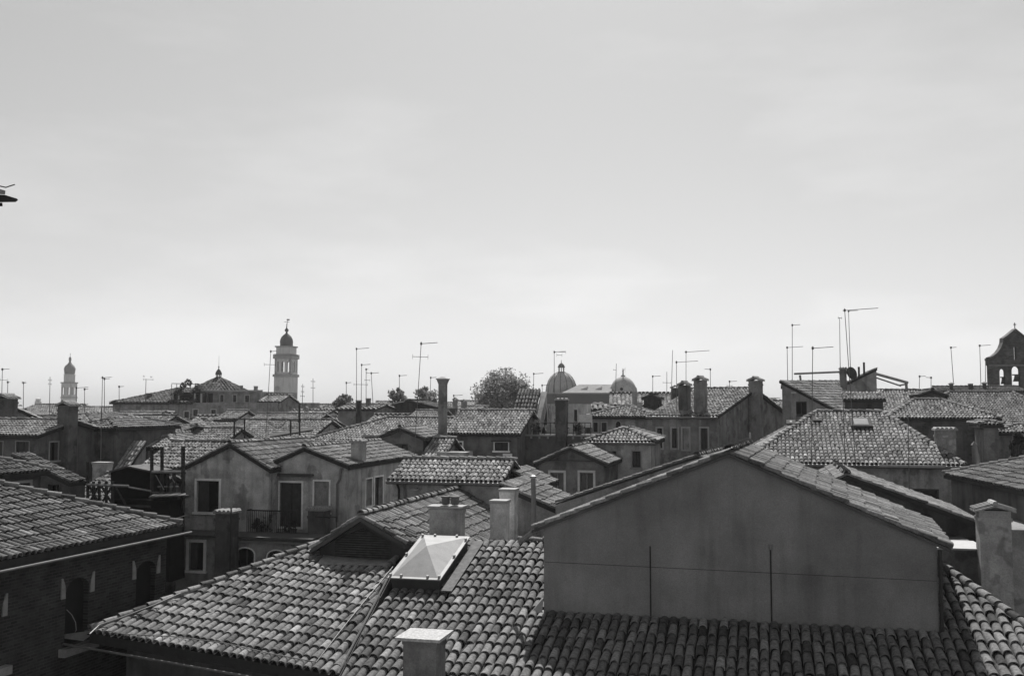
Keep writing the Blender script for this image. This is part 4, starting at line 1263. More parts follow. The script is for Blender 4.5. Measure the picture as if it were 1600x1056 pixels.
for a, b in (((243, 742), (256, 765)), ((266, 743), (273, 754))): part('brace', beam(MB(), P(*a, YA + .45), P(*b, YA + .45), 0.02), M_greywood, ta)

# ---- metal roof terrace with fairy lights
tb = thing('roof_terrace', P(410, 692, 57), 'dark metal roof terrace frame with a hanging string of lights, above the twin gables', 'roof terrace')
for x, yt, yb in ((366, 653, 695), (382, 653, 693), (454, 656, 692), (468, 630, 694)):
    part('post', beam(MB(), P(x, yb, 57 if x != 382 else 58.5), P(x, yt, 57 if x != 382 else 58.5), 0.05), M_iron, tb)
for (xa, ya, xb, yb_) in ((345, 654, 470, 657), (366, 685, 470, 686), (366, 686, 380, 694), (380, 686, 366, 694), (408, 694, 424, 686), (424, 686, 430, 694), (382, 694, 396, 686), (440, 694, 454, 686)):
    part('rail' if abs(ya - yb_) < 4 else 'brace', beam(MB(), P(xa, ya, 57), P(xb, yb_, 57), 0.035), M_iron, tb)
part('awning', MB().slab([P(421, 682, 57.5), P(489, 671, 57.5), P(489, 666, 59), P(421, 677, 59)], Vector((0, 0, -0.08))), M_wood, tb)
lt = MB(); pts = [P(x, y, 56.8) for x, y in ((419, 655), (422, 661), (427, 665), (433, 667.5), (439, 666.5), (444, 662), (447, 656))]
single('string_lights', lt.tube(pts, 0.012, n=4), M_aerial, 'sagging string of small pale bulbs on the metal roof terrace', 'string lights', loc=pts[3])
sl_ = bpy.data.objects['string_lights']
for p in pts + [pts[i].lerp(pts[i + 1], 0.5) for i in range(6)]:
    part('bulb', MB().lathe(p, [(0.01, -0.07), (0.05, -0.04), (0.05, 0.0), (0.02, 0.03)], n=6), M_plas, sl_)

# ---- centre
F8 = house('wide house whose big hipped tile roof fills the left centre, above the gabled dormer', (430, 703, 58), 706, 10, 'hipl', 19, v=0.1, tiles=0.27)
F9 = house('dark gabled dormer house with one shuttered window, before the wide roof', (592, 684, 52), 661, 3.2, 'gf', 21, v=0.055, tiles=0.26,
           wins=[('F', 618, 694, 637, 714, dict(style='half', fw=0.02, fm=M_soffit))])
house('narrow strip of bright tiles left of the pale parapet', (659, 722, 50), 684, 4.6, 'gs', 24, v=0.1, tiles=0.32)
O_ = house('long narrow house front with plump bright roof tiles and a gutter, centre', (616, 749, 38), 779, 3.3, 'gs', 20, v=0.19, tiles=0.3, gutter=True)
io = INFO[O_.name]; qo = io['pt']
for xx, m_ in ((0.18, M_iron), (0.42, M_metal)):
    part('downpipe', MB().tube([qo(xx, -0.25, -0.05), qo(xx + .05, -0.1, -0.35), qo(xx + .05, -0.1, -2.2)], 0.045, n=8), m_, O_)
lamp = thing('wall_lamp', qo(0.95, 0, -0.4), 'small flat wall lamp under the gutter of the long narrow house', 'lamp')
part('arm', MB().tube([qo(0.95, 0.02, -0.3), qo(0.95, -0.3, -0.3)], 0.015, n=5), M_iron, lamp)
part('shade', MB().lathe(qo(0.95, -0.3, -0.34), [(0.22, -0.02), (0.22, 0.0), (0.06, 0.06)], n=12), M_zinc, lamp)
F11 = house('old plastered house with two small openings under a speckled tile roof, centre', (697, 677, 55), 808, 6.2, 'gs', 20, v=0.15, tiles=0.29,
            mat=surf('patched_render', 0.15, var=0.35, scale=1.6, streak=0.3),
            wins=[('F', 704, 691, 722, 703, dict(style='half', fw=0.08)), ('F', 773, 691, 794, 704, dict(style='shut', fw=0.06)), ('F', 789, 712, 797, 726, dict(style='blind', fw=0.12))], trim=DM)
i11 = INFO[F11.name]; q11 = i11['pt']
x_ = (on_plane(771, 688, i11['o'], EY) - i11['o']).dot(EX)
part('hood', MB().obox(q11(x_, -0.5, -0.42), EX * 1.0, EY * 0.49, EZ * 0.06), M_wood, F11)
chimney(F11, 691.5, 590, 706, 19.5, 53.8, 'flare', 0.09, label='tallest free-standing stack with a flared cap')
house('pale low parapet block with a dark top, below the tallest chimney', (682, 706, 50), 728, 1.2, 'flat', v=0.16)
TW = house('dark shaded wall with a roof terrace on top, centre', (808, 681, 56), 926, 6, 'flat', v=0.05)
it = INFO[TW.name]; qt = it['pt']
part('coping', MB().obox(qt(-0.02, -0.1, 0.0), EX * (it['W'] + .04), EY * 0.25, EZ * 0.09), stone(0.26), TW)
for i in range(9): part('bracket', MB().obox(qt(0.3 + i * it['W'] / 9, -0.1, -0.14), EX * 0.1, EY * 0.09, EZ * 0.13), stone(0.26), TW)
chimney(TW, 878, 621, 712, 23, 55, 'crenel', 0.045, label='dark stack with a crown of small tiles, in front of the terrace')
F12 = house('steep slice of tiled roof leaning beside the big tree', (800, 671, 57.5), 824, 2.3, 'shed', 42, v=0.08, tiles=0.28)
part('parapet', MB().slab([INFO[F12.name]['pt'](INFO[F12.name]['W'] + .24, -0.3, -0.4), INFO[F12.name]['pt'](INFO[F12.name]['W'] + .24, 2.6, 2.2), INFO[F12.name]['pt'](INFO[F12.name]['W'] + .24, 2.6, 1.2), INFO[F12.name]['pt'](INFO[F12.name]['W'] + .24, -0.3, -1.5)], EX * 0.35), plaster(0.16), F12)
F13 = house('pale terrace pavilion with two narrow dark doors, behind the terrace wall', (836, 631, 62), 906, 4, 'flat', v=0.2,
            wins=[('F', 849, 638, 855, 664, dict(style='shut', fw=0.04, sill=False)), ('F', 897, 640, 902, 662, dict(style='shut', fw=0.04, sill=False))])
for k, (xa, xb, ya, yb_) in enumerate(((836, 842, 652, 668), (858, 862, 634, 668), (905, 925, 648, 668))):
    a = P(xa, yb_, 58 + k); b_ = P(xb, yb_, 58 + k); tp = P(xa, ya, 58 + k)
    part('screen', MB().obox(a, b_ - a, EY * 0.12, EZ * (tp.z - a.z)), plaster(0.24), TW)
rl = MB(); a = qt(0.6, 0.0, 0.75); b_ = qt(it['W'] - .1, 0.0, 0.75)
rl.tube([a, b_], 0.025, n=4)
for i in range(12): c_ = a.lerp(b_, i / 11); rl.tube([c_, c_ - EZ * 0.75], 0.02, n=4)
part('railing', rl, M_iron, TW)
for k, xx in enumerate((1.0, 2.4, 3.4)):
    pb_ = qt(xx, 0.5, 0.0); t_ = thing('potted_plant', pb_, ['shrub in a pot at the left of the terrace wall', 'shrub in a pot left of the crowned chimney', 'shrub in a pot right of the crowned chimney'][k], 'pot plant', 'pot plants on the terrace')
    part('pot', MB().lathe(pb_, [(0.14, 0), (0.2, 0.3), (0.17, 0.32)], n=8), surf('terracotta', 0.12), t_)
    leafy('foliage', pb_ + EZ * 0.55, 0.35, 220, 0.09, leaf_mat(0.06), t_, seed=40 + k)
F19 = house('dark gabled house front with two pale-framed square windows, centre', (843, 723, 46), 943, 5, 'gf', 24, v=0.065, tiles=0.24, trim=stone(0.42),
            wins=[('F', 860, 738, 881, 768, dict(style='bars', fw=0.1)), ('F', 906, 738, 927, 768, dict(style='bars', fw=0.1))])
i19 = INFO[F19.name]
part('pediment_ledge', MB().obox(i19['pt'](0.25, -0.1, 0.08), EX * (i19['W'] - 0.5), EY * 0.09, EZ * 0.06), M_soffit, F19)
house('worn saddle roof with long tiles, left of the dark gabled front', (801, 760, 38.5), 846, 2.6, 'shedr', 24, v=0.12, tiles=0.24, over=0.1)
F40 = house('broad low saddle roof behind the pale vent pipe', (786, 802, 34.5), 884, 3.6, 'shedr', 22, v=0.12, tiles=0.24, over=0.1)
F17 = house('pale plastered house with three narrow windows under a small hipped roof, right of centre', (922, 689, 50), 1017, 4.6, 'hip', 19, v=0.17, tiles=0.3, trim=stone(0.26), fw=0.05,
            wins=[('F', 933, 703, 940, 721, dict(style='shut')), ('F', 956, 705, 963, 730, dict(style='shut')), ('F', 988, 705, 1001, 730, dict(style='shut'))], gutter=True)
F16 = house('house with a hipped speckled roof and a round opening, behind the pale plastered one', (922, 651, 63), 1022, 5, 'hip', 17, v=0.14, tiles=0.28, fw=0.04,
            wins=[('F', 927, 660, 934, 675, dict(style='shut')), ('F', 940, 660, 948, 675, dict(style='shut')), ('F', 962, 658, 970, 668, dict(style='dark', arch=0.2, sill=False))])
F18 = house('dark house with four tall pale-framed windows and three tall chimneys, right of centre', (1019, 650, 56), 1118, 12, 'gs', 14, yaw=radians(33), v=0.085, tiles=0.28, trim=stone(0.3), fw=0.09,
            wins=[('F', 1027, 669, 1035, 700, dict(style='half', sill=False)), ('F', 1050, 669, 1059, 700, dict(style='shut', sill=False)), ('F', 1067, 669, 1077, 702, dict(style='blind', sill=False)), ('F', 1095, 669, 1106, 703, dict(style='shut', sill=False))], gutter=True)
chimney(F18, 1071, 597, 640, 23, 55.8, 'tiled', 0.055, yaw=radians(33), label='shorter dark stack, first from the left')
chimney(F18, 1096, 589, 650, 25, 54.6, 'tiled', 0.08, yaw=radians(33), label='tallest stack with a saddle tile cap, in the middle')
chimney(F18, 1183, 590, 690, 27, 58.0, 'tiled', 0.09, yaw=radians(33), label='stack built against the gable end, on the right')
for xx in (1043, 1057, 1073):
    pass

# ---- right side
F21 = house('house with one dark window and a roof falling toward the large hipped roof, upper right', (1333, 656, 56), 1404, 4.2, 'shed', 27, yaw=radians(-50), v=0.12, tiles=0.27,
            wins=[('L', 1241, 628, 1260, 648, dict(style='dark', fw=0.03, fm=M_soffit))], over=0.12)
R_ = hipx('large hipped roof with roof windows and a square chimney, right middle', (1165, 722, 44), 1497, 11.4, 20, 3.3, 2.3, v=0.13, tiles=0.26, gutter=True,
          wins=[('F', 1412, 765, 1466, 800, dict(style='dark', fw=0.04, sill=False, fm=M_soffit))])
ir_ = INFO[R_.name]; qr = ir_['pt']; tR = ir_['t']
nR = (-EY * tR + EZ).normalized(); uR = (EY + EZ * tR).normalized()
for k, (xa, ya, xb, yb_, h_) in enumerate(((1330, 669, 1352, 656, 0.13), (1229, 664, 1241, 658, 0.08), (1270, 659, 1282, 654, 0.08))):
    a = on_plane(xa, ya, qr(0, 0, 0.16), nR); b_ = on_plane(xb, yb_, qr(0, 0, 0.16), nR)
    lw = 0.95 if k == 0 else 0.42; ll = (b_ - a).dot(uR)
    w = part('roof_window', MB().obox(a, EX * lw, uR * ll, nR * h_), M_wood, R_)
    part('pane', MB().obox(a + EX * 0.16 + uR * 0.15 + nR * h_, EX * (lw - 0.32), uR * (ll - 0.3), nR * 0.015), surf('sky_pane', 0.2, rough=0.15, spec=0.6, bump=0), w)
chimney(R_, 1483, 667, 738, 38, 43.2, 'crenel', 0.15, label='square plastered stack with a tile crown at the corner')
part('flashing', MB().obox(qr(5.5, -0.36, -0.1), EX * 2.6, EY * 0.1, EZ * 0.1), M_zinc, R_)
for i in range(8): part('bracket', MB().obox(qr(2.6 + i * 0.8, -0.1, -0.4), EX * 0.09, EY * 0.1, EZ * 0.12), stone(0.22), R_)
R2 = hipx('hipped tile roof on a dark wall, up the slope from the large hipped roof', (1392, 653, 56), 1558, 5.4, 19, 1.6, 2.4, v=0.05, tiles=0.26)
R3 = hipx('widest far-right tile roof reaching the picture edge below the bell gable', (1412, 694, 60), 1760, 17, 20, 4, 4, v=0.1, tiles=0.2)
x_ = house('tall narrow plastered turret under the corner of the hipped roof, right', (1537, 664, 49), 1560, 2.2, 'hip', 15, v=0.09)
house('dark lean-to house with a hipped roof at the right edge', (1560, 676, 52), 1640, 4, 'hip', 15, v=0.06)
F26 = house('long dark shed with a single sloping verge, right of the big blank gable', (1190, 812, 33), 1532, 6, 'gf', 28, v=0.03, frac=0.41, tiles=0.22, over=0.1)
F27 = house('house at the right edge with a stained wall and an old sagging tile roof', (1650, 776, 30), 1950, 9.4, 'hip', 18, yaw=radians(6), v=0.12, tiles=0.16, mat=surf('stained_render', 0.11, var=0.5, scale=0.8, streak=0.4))
F30 = house('low dark block topped by a pale sheet-metal ledge, right of the big blank gable', (1448, 853, 29.3), 1533, 3, 'flat', v=0.07)
i30 = INFO[F30.name]; q30 = i30['pt']
part('ledge', MB().slab([q30(-0.1, -0.4, 0.02), q30(i30['W'] + 0.15, -0.4, 0.02), q30(i30['W'] - 0.1, 0.6, 0.12), q30(-0.1, 0.6, 0.12)], Vector((0, 0, -0.05))), M_zinc, F30)
tk = thing('chimney', P(1562, 960, 28), 'big free-standing plastered chimney with a little tiled saddle cap, right edge', 'chimney')
chimney(tk, 1560, 789, 975, 59, 28, 'tiled', 0.15, ratio=0.7)
part('sunlit_strip', MB().obox(P(1536, 940, 28.6), EX * 0.13, EY * 0.2, P(1536, 805, 28.6) - P(1536, 940, 28.6)), surf('pale_stone', 0.28, var=0.2, scale=5), tk)  # added pale block: its colour stands in for a sunlit strip
house('plain pale wall block behind the big free-standing chimney, right edge', (1536, 826, 30.5), 1700, 3, 'flat', v=0.1)
# terrace and clutter on top of the upper right house
tc_ = thing('roof_terrace', P(1330, 612, 64), 'weathered roof terrace of slanting beams on the skyline, upper right', 'roof terrace')
for a, b, w_ in (((1241, 584), (1313, 581), 0.065), ((1369, 584), (1419, 598), 0.09), ((1416, 598), (1417, 612), 0.09), ((1369, 590), (1408, 603), 0.05), ((1405, 602), (1417, 600), 0.05), ((1250, 586), (1252, 600), 0.07)):
    part('beam', beam(MB(), P(*a, 64), P(*b, 64), w_), M_greywood if w_ < .1 else M_wood, tc_)
px_ = house('sloping plastered parapet house on the skyline among the terrace beams', (1328, 598, 66), 1370, 3, 'shedl', 27, v=0.12, over=0.05)
chimney(px_, 1319, 573, 600, 14, 64, 'crenel', 0.08)
for k, (x, yt) in enumerate(((1342, 573), (1350, 566))):
    p_ = P(x, yt, 65.5); part('flue', MB().tube([p_ - EZ * 0.8, p_], 0.07, n=8), M_iron, px_); 
single('satellite_dish', MB().lathe((0, 0, 0), [(0.02, 0.12), (0.25, 0.09), (0.42, 0.02), (0.42, 0.0), (0.25, 0.07), (0.02, 0.1)], n=20), M_iron, 'round dark satellite dish on the upper right skyline', 'satellite dish')
ds = bpy.data.objects['satellite_dish']; ds.location = P(1331, 583, 63.4); ds.rotation_euler = (radians(75), 0, radians(25))
part('dish_arm', MB().tube([ds.location, ds.location - EZ * 0.7], 0.03, n=5), M_iron, ds)
bpy.data.objects['dish_arm'].matrix_parent_inverse = (Matrix.Translation(ds.location) @ ds.rotation_euler.to_matrix().to_4x4()).inverted() @ Matrix.Translation(ds.location)
house('shallow tile canopy over a dark opening, upper right', (1322, 625, 55.4), 1380, 1.3, 'shed', 14, v=0.03, tiles=0.27, base=14.6, over=0.15)
house('roof falling away behind the terrace beams, upper right', (1372, 640, 68), 1442, 7, 'gs', 20, v=0.08, tiles=0.28)
house('thin roof behind the falling roof, upper right', (1226, 604, 70), 1320, 3, 'gs', 10, v=0.09, tiles=0.3)
house('small dark gabled dormer left of the widest far-right roof', (1438, 618, 66), 1476, 4, 'gf', 20, v=0.05, tiles=0.14)
H24 = house('low dark roof with three small chimneys below the bell gable', (1470, 612, 84), 1600, 6, 'gs', 7, v=0.05, tiles=0.12)
chimney(H24, 1488, 598, 612, 9, 84, 'flare', 0.04); chimney(H24, 1518, 599, 612, 8, 84, 'slab', 0.04); chimney(H24, 1540, 597, 612, 9, 84, 'flare', 0.04)
vb = P(1523, 690, 43); vv = thing('vent_pipe', P(1523, 712, 43), 'small vent with a pointed cap beside the corner chimney', 'pipe')
part('pipe', MB().lathe(P(1523, 712, 43), [(0.1, -0.3), (0.1, 0.45), (0.14, 0.46), (0.02, 0.62)], n=10), M_metal, vv)

# ================================================================== SKYLINE
def arch_wall_tower(mb, c, ex, ey, hw, z0, z1, na, aw, ah, az, th=0.5):
    """four walls with na arched openings each"""
    for k in range(4):
        e = [ex, ey, -ex, -ey][k]; n = [-ey, ex, ey, -ex][k]
        o = c + n * hw - e * hw; o = Vector((o.x, o.y, z0))
        holes = []
        for i in range(na):
            cx = 2 * hw * (i + 0.5) / na
            holes.append(arch_pts(cx - aw / 2, cx + aw / 2, az, az + ah, aw / 2, 6))
        mb.panel(o, e, EZ, n, [(0, 0), (2 * hw, 0), (2 * hw, z1 - z0), (0, z1 - z0)], holes, th)

# main campanile
def S(Y): return Y / FP
Yc = 230.0; k = S(Yc)
cx = P(446, 640, Yc); c = Vector((cx.x, Yc, 0))
def zc_(py, Y=Yc): return P(446, py, Y).z
camp = thing('bell_tower', Vector((c.x, c.y, 0)), 'tall pale bell tower with an arcaded belfry and dark onion dome, left', 'bell tower')
gt = radians(10); ex, ey = dirs(gt); c = c + EZ * 0
M_tow = surf('tower_stucco', 0.48, var=0.12, scale=0.12, streak=0.25, bscale=5)  # pale partly to carry distance haze that the thin volume leaves out
M_tst = surf('tower_stone', 0.3, var=0.15, scale=0.3)
hw = 16.2 * k / 1.17
s = MB(); s.box(c, ex, ey, None, hw, hw, 0, zc_(589)); part('shaft', s, M_tow, camp)
s = MB(); s.box(c - ey * 0, ex, ey, None, hw * 1.12, hw * 1.12, zc_(588.9), zc_(585)); part('cornice', s, M_tst, camp)
s = MB(); arch_wall_tower(s, c, ex, ey, hw * 0.97, zc_(584.9), zc_(561), 3, 0.8, 2.5, 0.5); part('belfry', s, M_tow, camp)
s = MB(); s.box(c, ex, ey, None, hw * 1.12, hw * 1.12, zc_(560.9), zc_(557)); s.box(c, ex, ey, None, hw * 1.02, hw * 1.02, zc_(556.9), zc_(553.6)); part('balcony', s, M_tst, camp)
s = MB()
for i in range(9):
    for sg in (-1, 1):
        for e1, e2 in ((ex, ey), (ey, ex)):
            p_ = c + e1 * (hw * 1.08 * (2 * i / 8 - 1)) + e2 * (hw * 1.08 * sg); s.box(p_, ex, ey, None, 0.07, 0.07, zc_(557), zc_(554))
part('balustrade', s, M_tst, camp)
s = MB(); s.box(c, ex, ey, None, hw * 0.86, hw * 0.86, zc_(553.5), zc_(543)); part('attic', s, M_tow, camp)
s = MB(); s.box(c, ex, ey, None, hw * 0.98, hw * 0.98, zc_(542.9), zc_(541)); part('cornice', s, M_tst, camp)
r0 = 9.6 * k
c2 = Vector((c.x, c.y, zc_(541)))
part('dome', MB().lathe(c2, [(r_ * k, z_ * k) for r_, z_ in ((10, 0), (10, 4), (10.3, 7), (9.6, 11), (7.6, 15), (4.6, 18), (2, 20), (1.2, 22), (3.1, 24.3), (2.8, 26.5), (.9, 28.5), (.4, 36))], n=16), surf('dark_lead', 0.1, var=0.2, scale=0.5), camp, smooth=True)
top = Vector((c.x, c.y, zc_(505))); s = MB(); s.tube([top - EZ * 1.2, Vector((c.x + .2, c.y, zc_(498)))], 0.05, n=5)
s.box(Vector((c.x + .3, c.y, 0)), ex, ey, None, 0.35, 0.04, zc_(500.5), zc_(498.5)); s.tube([Vector((c.x - .6, c.y, zc_(503))), Vector((c.x + .6, c.y, zc_(503)))], 0.05, n=4); part('weathervane', s, M_aerial, camp)

cf = Vector((c.x, c.y, 0)) - ey * (16.2 * k / 1.17 + 0.02)
part('clock', MB().tube([Vector((cf.x - 1.2, cf.y, zc_(607))), Vector((cf.x - 1.2, cf.y - .1, zc_(607)))], 0.55, n=16), M_tst, camp)
for wy in (622,): part('slit_window', MB().obox(Vector((cf.x - .15, cf.y - .03, zc_(wy))), Vector((.4, 0, 0)), Vector((0, .1, 0)), EZ * 1.1), M_dark, camp)

# small far campanile with onion dome
Yd = 380.0; kd = S(Yd); cd = P(107, 640, Yd); cd = Vector((cd.x, Yd, 0))
zd = lambda py: P(107, py, Yd).z
ct = thing('bell_tower', cd, 'distant slender bell tower with a ribbed onion cap, far left', 'bell tower')
hw = 10 * kd / 1.2
part('shaft', MB().box(cd, ex, ey, None, hw, hw, 0, zd(622)), M_tow, ct)
part('cornice', MB().box(cd, ex, ey, None, hw * 1.08, hw * 1.08, zd(621.9), zd(620)), M_tst, ct)
s = MB(); arch_wall_tower(s, cd, ex, ey, hw * 0.98, zd(619.9), zd(599), 2, 1.2, 3.0, 0.8); part('belfry', s, M_tow, ct)
part('cornice', MB().box(cd, ex, ey, None, hw * 1.1, hw * 1.1, zd(598.9), zd(597)), M_tst, ct)
part('drum', MB().lathe(Vector((cd.x, cd.y, zd(596.9))), [(8.8 * kd, 0), (8.8 * kd, zd(586) - zd(597)), (9.5 * kd, zd(585) - zd(597)), (7.5 * kd, zd(584.5) - zd(597))], n=8), M_tow, ct)
part('dome', MB().lathe(Vector((cd.x, cd.y, zd(585))), [(7.5 * kd, 0), (8 * kd, 4 * kd), (8.6 * kd, 9 * kd), (7 * kd, 13 * kd), (3 * kd, 17 * kd), (1.4 * kd, 20 * kd), (2 * kd, 23 * kd), (1.8 * kd, 26 * kd), (0.3 * kd, 28 * kd), (0.1, 33 * kd)], n=12), surf('grey_lead', 0.2), ct, smooth=True)
# faint tower stump
Ye = 420.0; ce = P(59, 640, Ye); ke = S(Ye); ze = lambda py: P(59, py, Ye).z; ce = Vector((ce.x, Ye, 0))
cs_ = thing('bell_tower', ce, 'faint low far-off tower top, leftmost on the skyline', 'bell tower')
part('shaft', MB().box(ce, ex, ey, None, 6 * ke, 6 * ke, 0, ze(632)), M_tow, cs_)
part('crown', MB().lathe(Vector((ce.x, ce.y, ze(632))), [(5.2 * ke, 0), (5.2 * ke, 5 * ke), (4 * ke, 5.5 * ke), (4 * ke, 9 * ke), (0.3, 10 * ke)], n=8), M_tow, cs_)

# large domed hall (left): long wing and octagonal roof with lantern
Yh = 118.0
hallw = [('F', 219, 640, 226, 656, dict(style='dark', arch=0.3, fw=0.1)), ('F', 255, 642, 262, 655, dict(style='dark', fw=0.12)), ('F', 288, 643, 295, 656, dict(style='dark', fw=0.12)), ('F', 302, 640, 309, 650, dict(style='dark', fw=0.12)),
         ('F', 330, 640, 337, 646, dict(style='dark', fw=0.1)), ('F', 362, 643, 368, 652, dict(style='dark', fw=0.1)), ('F', 371, 645, 375, 652, dict(style='dark', fw=0.06))]
hall = house('large dark hall left of centre with a long row of pale-framed windows', (176, 629, Yh), 428, 16, 'flat', yaw=radians(8), v=0.10, wins=hallw, level='far', trim=stone(0.35), name='hall')
ih = INFO[hall.name]; qh = ih['pt']; exh, eyh = ih['ex'], ih['ey']
def hx(px): return (on_plane(px, 620, ih['o'], eyh) - ih['o']).dot(exh)
t18 = tan(radians(17))
w1 = hx(302)
A0, A1 = qh(-0.3, -0.3, 0), qh(w1, -0.3, 0); rz = 1.75
r1, r2 = qh(5, 6, rz), qh(w1 - 0.2, 6, rz)
s = MB(); s.slab([A0, A1, r2, r1], Vector((0, 0, -0.2))); s.slab([A0, r1, qh(-0.3, 12, 0)], Vector((0, 0, -0.2)))
s.slab([qh(-0.3, 12, 0), r1, r2, qh(w1, 12, 0)], Vector((0, 0, -0.2)))
rf = part('roof', s, M_slab, hall)
tile_roof(rf, [([A0, A1, r2, r1], eyh + EZ * 0.29), ([A0, r1, qh(-0.3, 12, 0)], exh + EZ * 0.33)], [], tile_mat(0.11), 'far')
up = house('upper storey of the dark hall under its octagonal roof and lantern', (303, 612, Yh + 1.5), 408, 12, 'flat', yaw=radians(8), v=0.11, level='far', trim=stone(0.35),
           wins=[('F', 344, 617, 349, 628, dict(style='dark', fw=0.1)), ('F', 364, 617, 369, 628, dict(style='dark', fw=0.1)), ('F', 383, 618, 389, 628, dict(style='dark', fw=0.1)), ('F', 325, 615, 332, 630, dict(style='shut', fw=0.03, fm=M_soffit))], name='hall')
iu = INFO[up.name]; qu = iu['pt']
part('cornice', MB().obox(qu(-0.2, -0.3, 0), exh * (iu['W'] + 0.4), eyh * 0.29, EZ * 0.2), stone(0.3), up)
cu = P(341, 612, Yh + 7); zt_ = P(341, 593, Yh + 7).z - cu.z
Ro = 48 * S(Yh + 7)
s = MB()
n8 = 8; ring = [cu + Vector((Ro * cos(2 * pi * i / n8 + .3), Ro * sin(2 * pi * i / n8 + .3), 0)) for i in range(n8)]
ring2 = [cu + Vector((Ro * .14 * cos(2 * pi * i / n8 + .3), Ro * .14 * sin(2 * pi * i / n8 + .3), zt_ + .1)) for i in range(n8)]
ringm = [(a * 0.5 + b * 0.5) - EZ * 0.1 for a, b in zip(ring, ring2)]
fc = []
for i in range(n8):
    j = (i + 1) % n8; s.slab([ring[i], ring[j], ring2[j], ring2[i]], Vector((0, 0, -0.2)))
    fc.append(([ring[i], ring[j], ring2[j], ring2[i]], ((ring2[i] + ring2[j]) - (ring[i] + ring[j])).normalized()))
rf = part('roof', s, M_slab, up); tile_roof(rf, fc, [], tile_mat(0.11), 'far')
kl = S(Yh + 7); cl = cu + EZ * zt_
lt_ = part('lantern', MB().lathe(cl, [(5 * kl, 0), (5 * kl, 1.5 * kl), (4 * kl, 1.6 * kl)], n=8), M_tst, up)
for i in range(8):
    a = 2 * pi * i / 8; p_ = cl + Vector((3.8 * kl * cos(a), 3.8 * kl * sin(a), 1.5 * kl)); part('column', MB().tube([p_, p_ + EZ * 6 * kl], 0.6 * kl, n=5), M_tst, lt_)
part('cupola', MB().lathe(cl + EZ * 7.4 * kl, [(5 * kl, 0), (5.2 * kl, 1 * kl), (4.6 * kl, 4 * kl), (2.6 * kl, 7.5 * kl), (1 * kl, 9 * kl), (.4 * kl, 10.5 * kl), (1.2 * kl, 12 * kl), (.3 * kl, 14 * kl), (.2 * kl, 20 * kl), (.15 * kl, 30 * kl)], n=12), surf('dark_lead', 0.1), lt_, smooth=True)
# roof terrace recess on the hall wing
s = MB()
tt = thing('roof_terrace', qh(hx(285), 1, 0), 'sunken loggia with plants and a thin railing on the dark hall', 'roof terrace')
a = P(268, 629, Yh - 0.3); b_ = P(316, 629, Yh - .3)
part('screen', MB().obox(a, b_ - a, Vector((0, 1.5, 0)), EZ * (P(268, 613, Yh).z - a.z)), M_dark, tt)  # solid near-black block stands in for the unlit recess
for x in (270, 279, 304, 314): p_ = P(x, 629, Yh - 0.45); part('post', MB().tube([p_, p_ + EZ * 1.1], 0.12, n=5), M_tst, tt)
for x in (268, 276, 298, 306): p_ = P(x, 612, Yh - 0.4); part('post', MB().tube([p_, P(x, 600, Yh - .4)], 0.04, n=4), M_metal, tt)
part('rail', MB().tube([P(268, 599, Yh - .4), P(306, 600, Yh - .4)], 0.04, n=4), M_metal, tt)
hedge = leafy('foliage', P(292, 613.5, Yh - 0.4), 1.0, 500, 0.16, leaf_mat(0.06), tt, seed=77); hedge.scale = (1, 1, 1)
leafy('foliage', P(306, 613, Yh - 0.4), 0.7, 300, 0.14, leaf_mat(0.06), tt, seed=78); leafy('foliage', P(278, 613, Yh - 0.4), 0.7, 300, 0.14, leaf_mat(0.06), tt, seed=79)
chimney(hall, 232, 614, 631, 8, Yh + 1, 'slab', 0.06); chimney(up, 377, 602, 614, 4, Yh + 3, 'slab', 0.06)
house('low lean-to wing at the right end of the dark hall', (405, 628, Yh - 1), 436, 6, 'gs', 14, yaw=radians(8), v=0.10, level='far')

# dark attic shed, skyline left of centre
F7 = house('dark tarred attic gable on the skyline, left of the tallest chimney', (586, 640, 92), 694, 8, 'gf', 13, v=0.03, tiles=0.12, level='far', yaw=radians(4))
F7b = house('terrace hut with a slatted canopy on the skyline, left of the tarred attic', (528, 640, 88), 585, 5, 'gs', 8, v=0.10, tiles=0.2, level='far')
chimney(F7b, 560, 625, 655, 9, 86, 'slab', 0.03)
f5 = house('pale hipped house on the skyline between the bell tower and the terrace hut', (470, 648, 125), 546, 10, 'hip', 22, v=0.2, tiles=0.26, level='far',
           wins=[('F', 474, 650, 479, 657, dict(style='dark', fw=0.05)), ('F', 486, 650, 491, 657, dict(style='dark', fw=0.05)), ('F', 498, 650, 503, 657, dict(style='dark', fw=0.05))])
house('pale flat-fronted house just right of the bell tower base', (440, 652, 105), 500, 6, 'gs', 12, v=0.2, tiles=0.25, level='far')
house('long pale house front below the skyline, left of centre', (470, 664, 96), 560, 6, 'gs', 12, v=0.22, tiles=0.25, level='far')
house('broad house right of the tallest chimney on the skyline', (700, 640, 130), 765, 10, 'gs', 12, v=0.18, tiles=0.26, level='far')
hq = house('far house with two round-topped chimneys, left of the big tree', (704, 646, 110), 740, 8, 'gs', 10, v=0.14, level='far')
chimney(hq, 711, 622, 645, 8, 108, 'tiled', 0.10); chimney(hq, 725, 625, 645, 10, 108, 'tiled', 0.10)

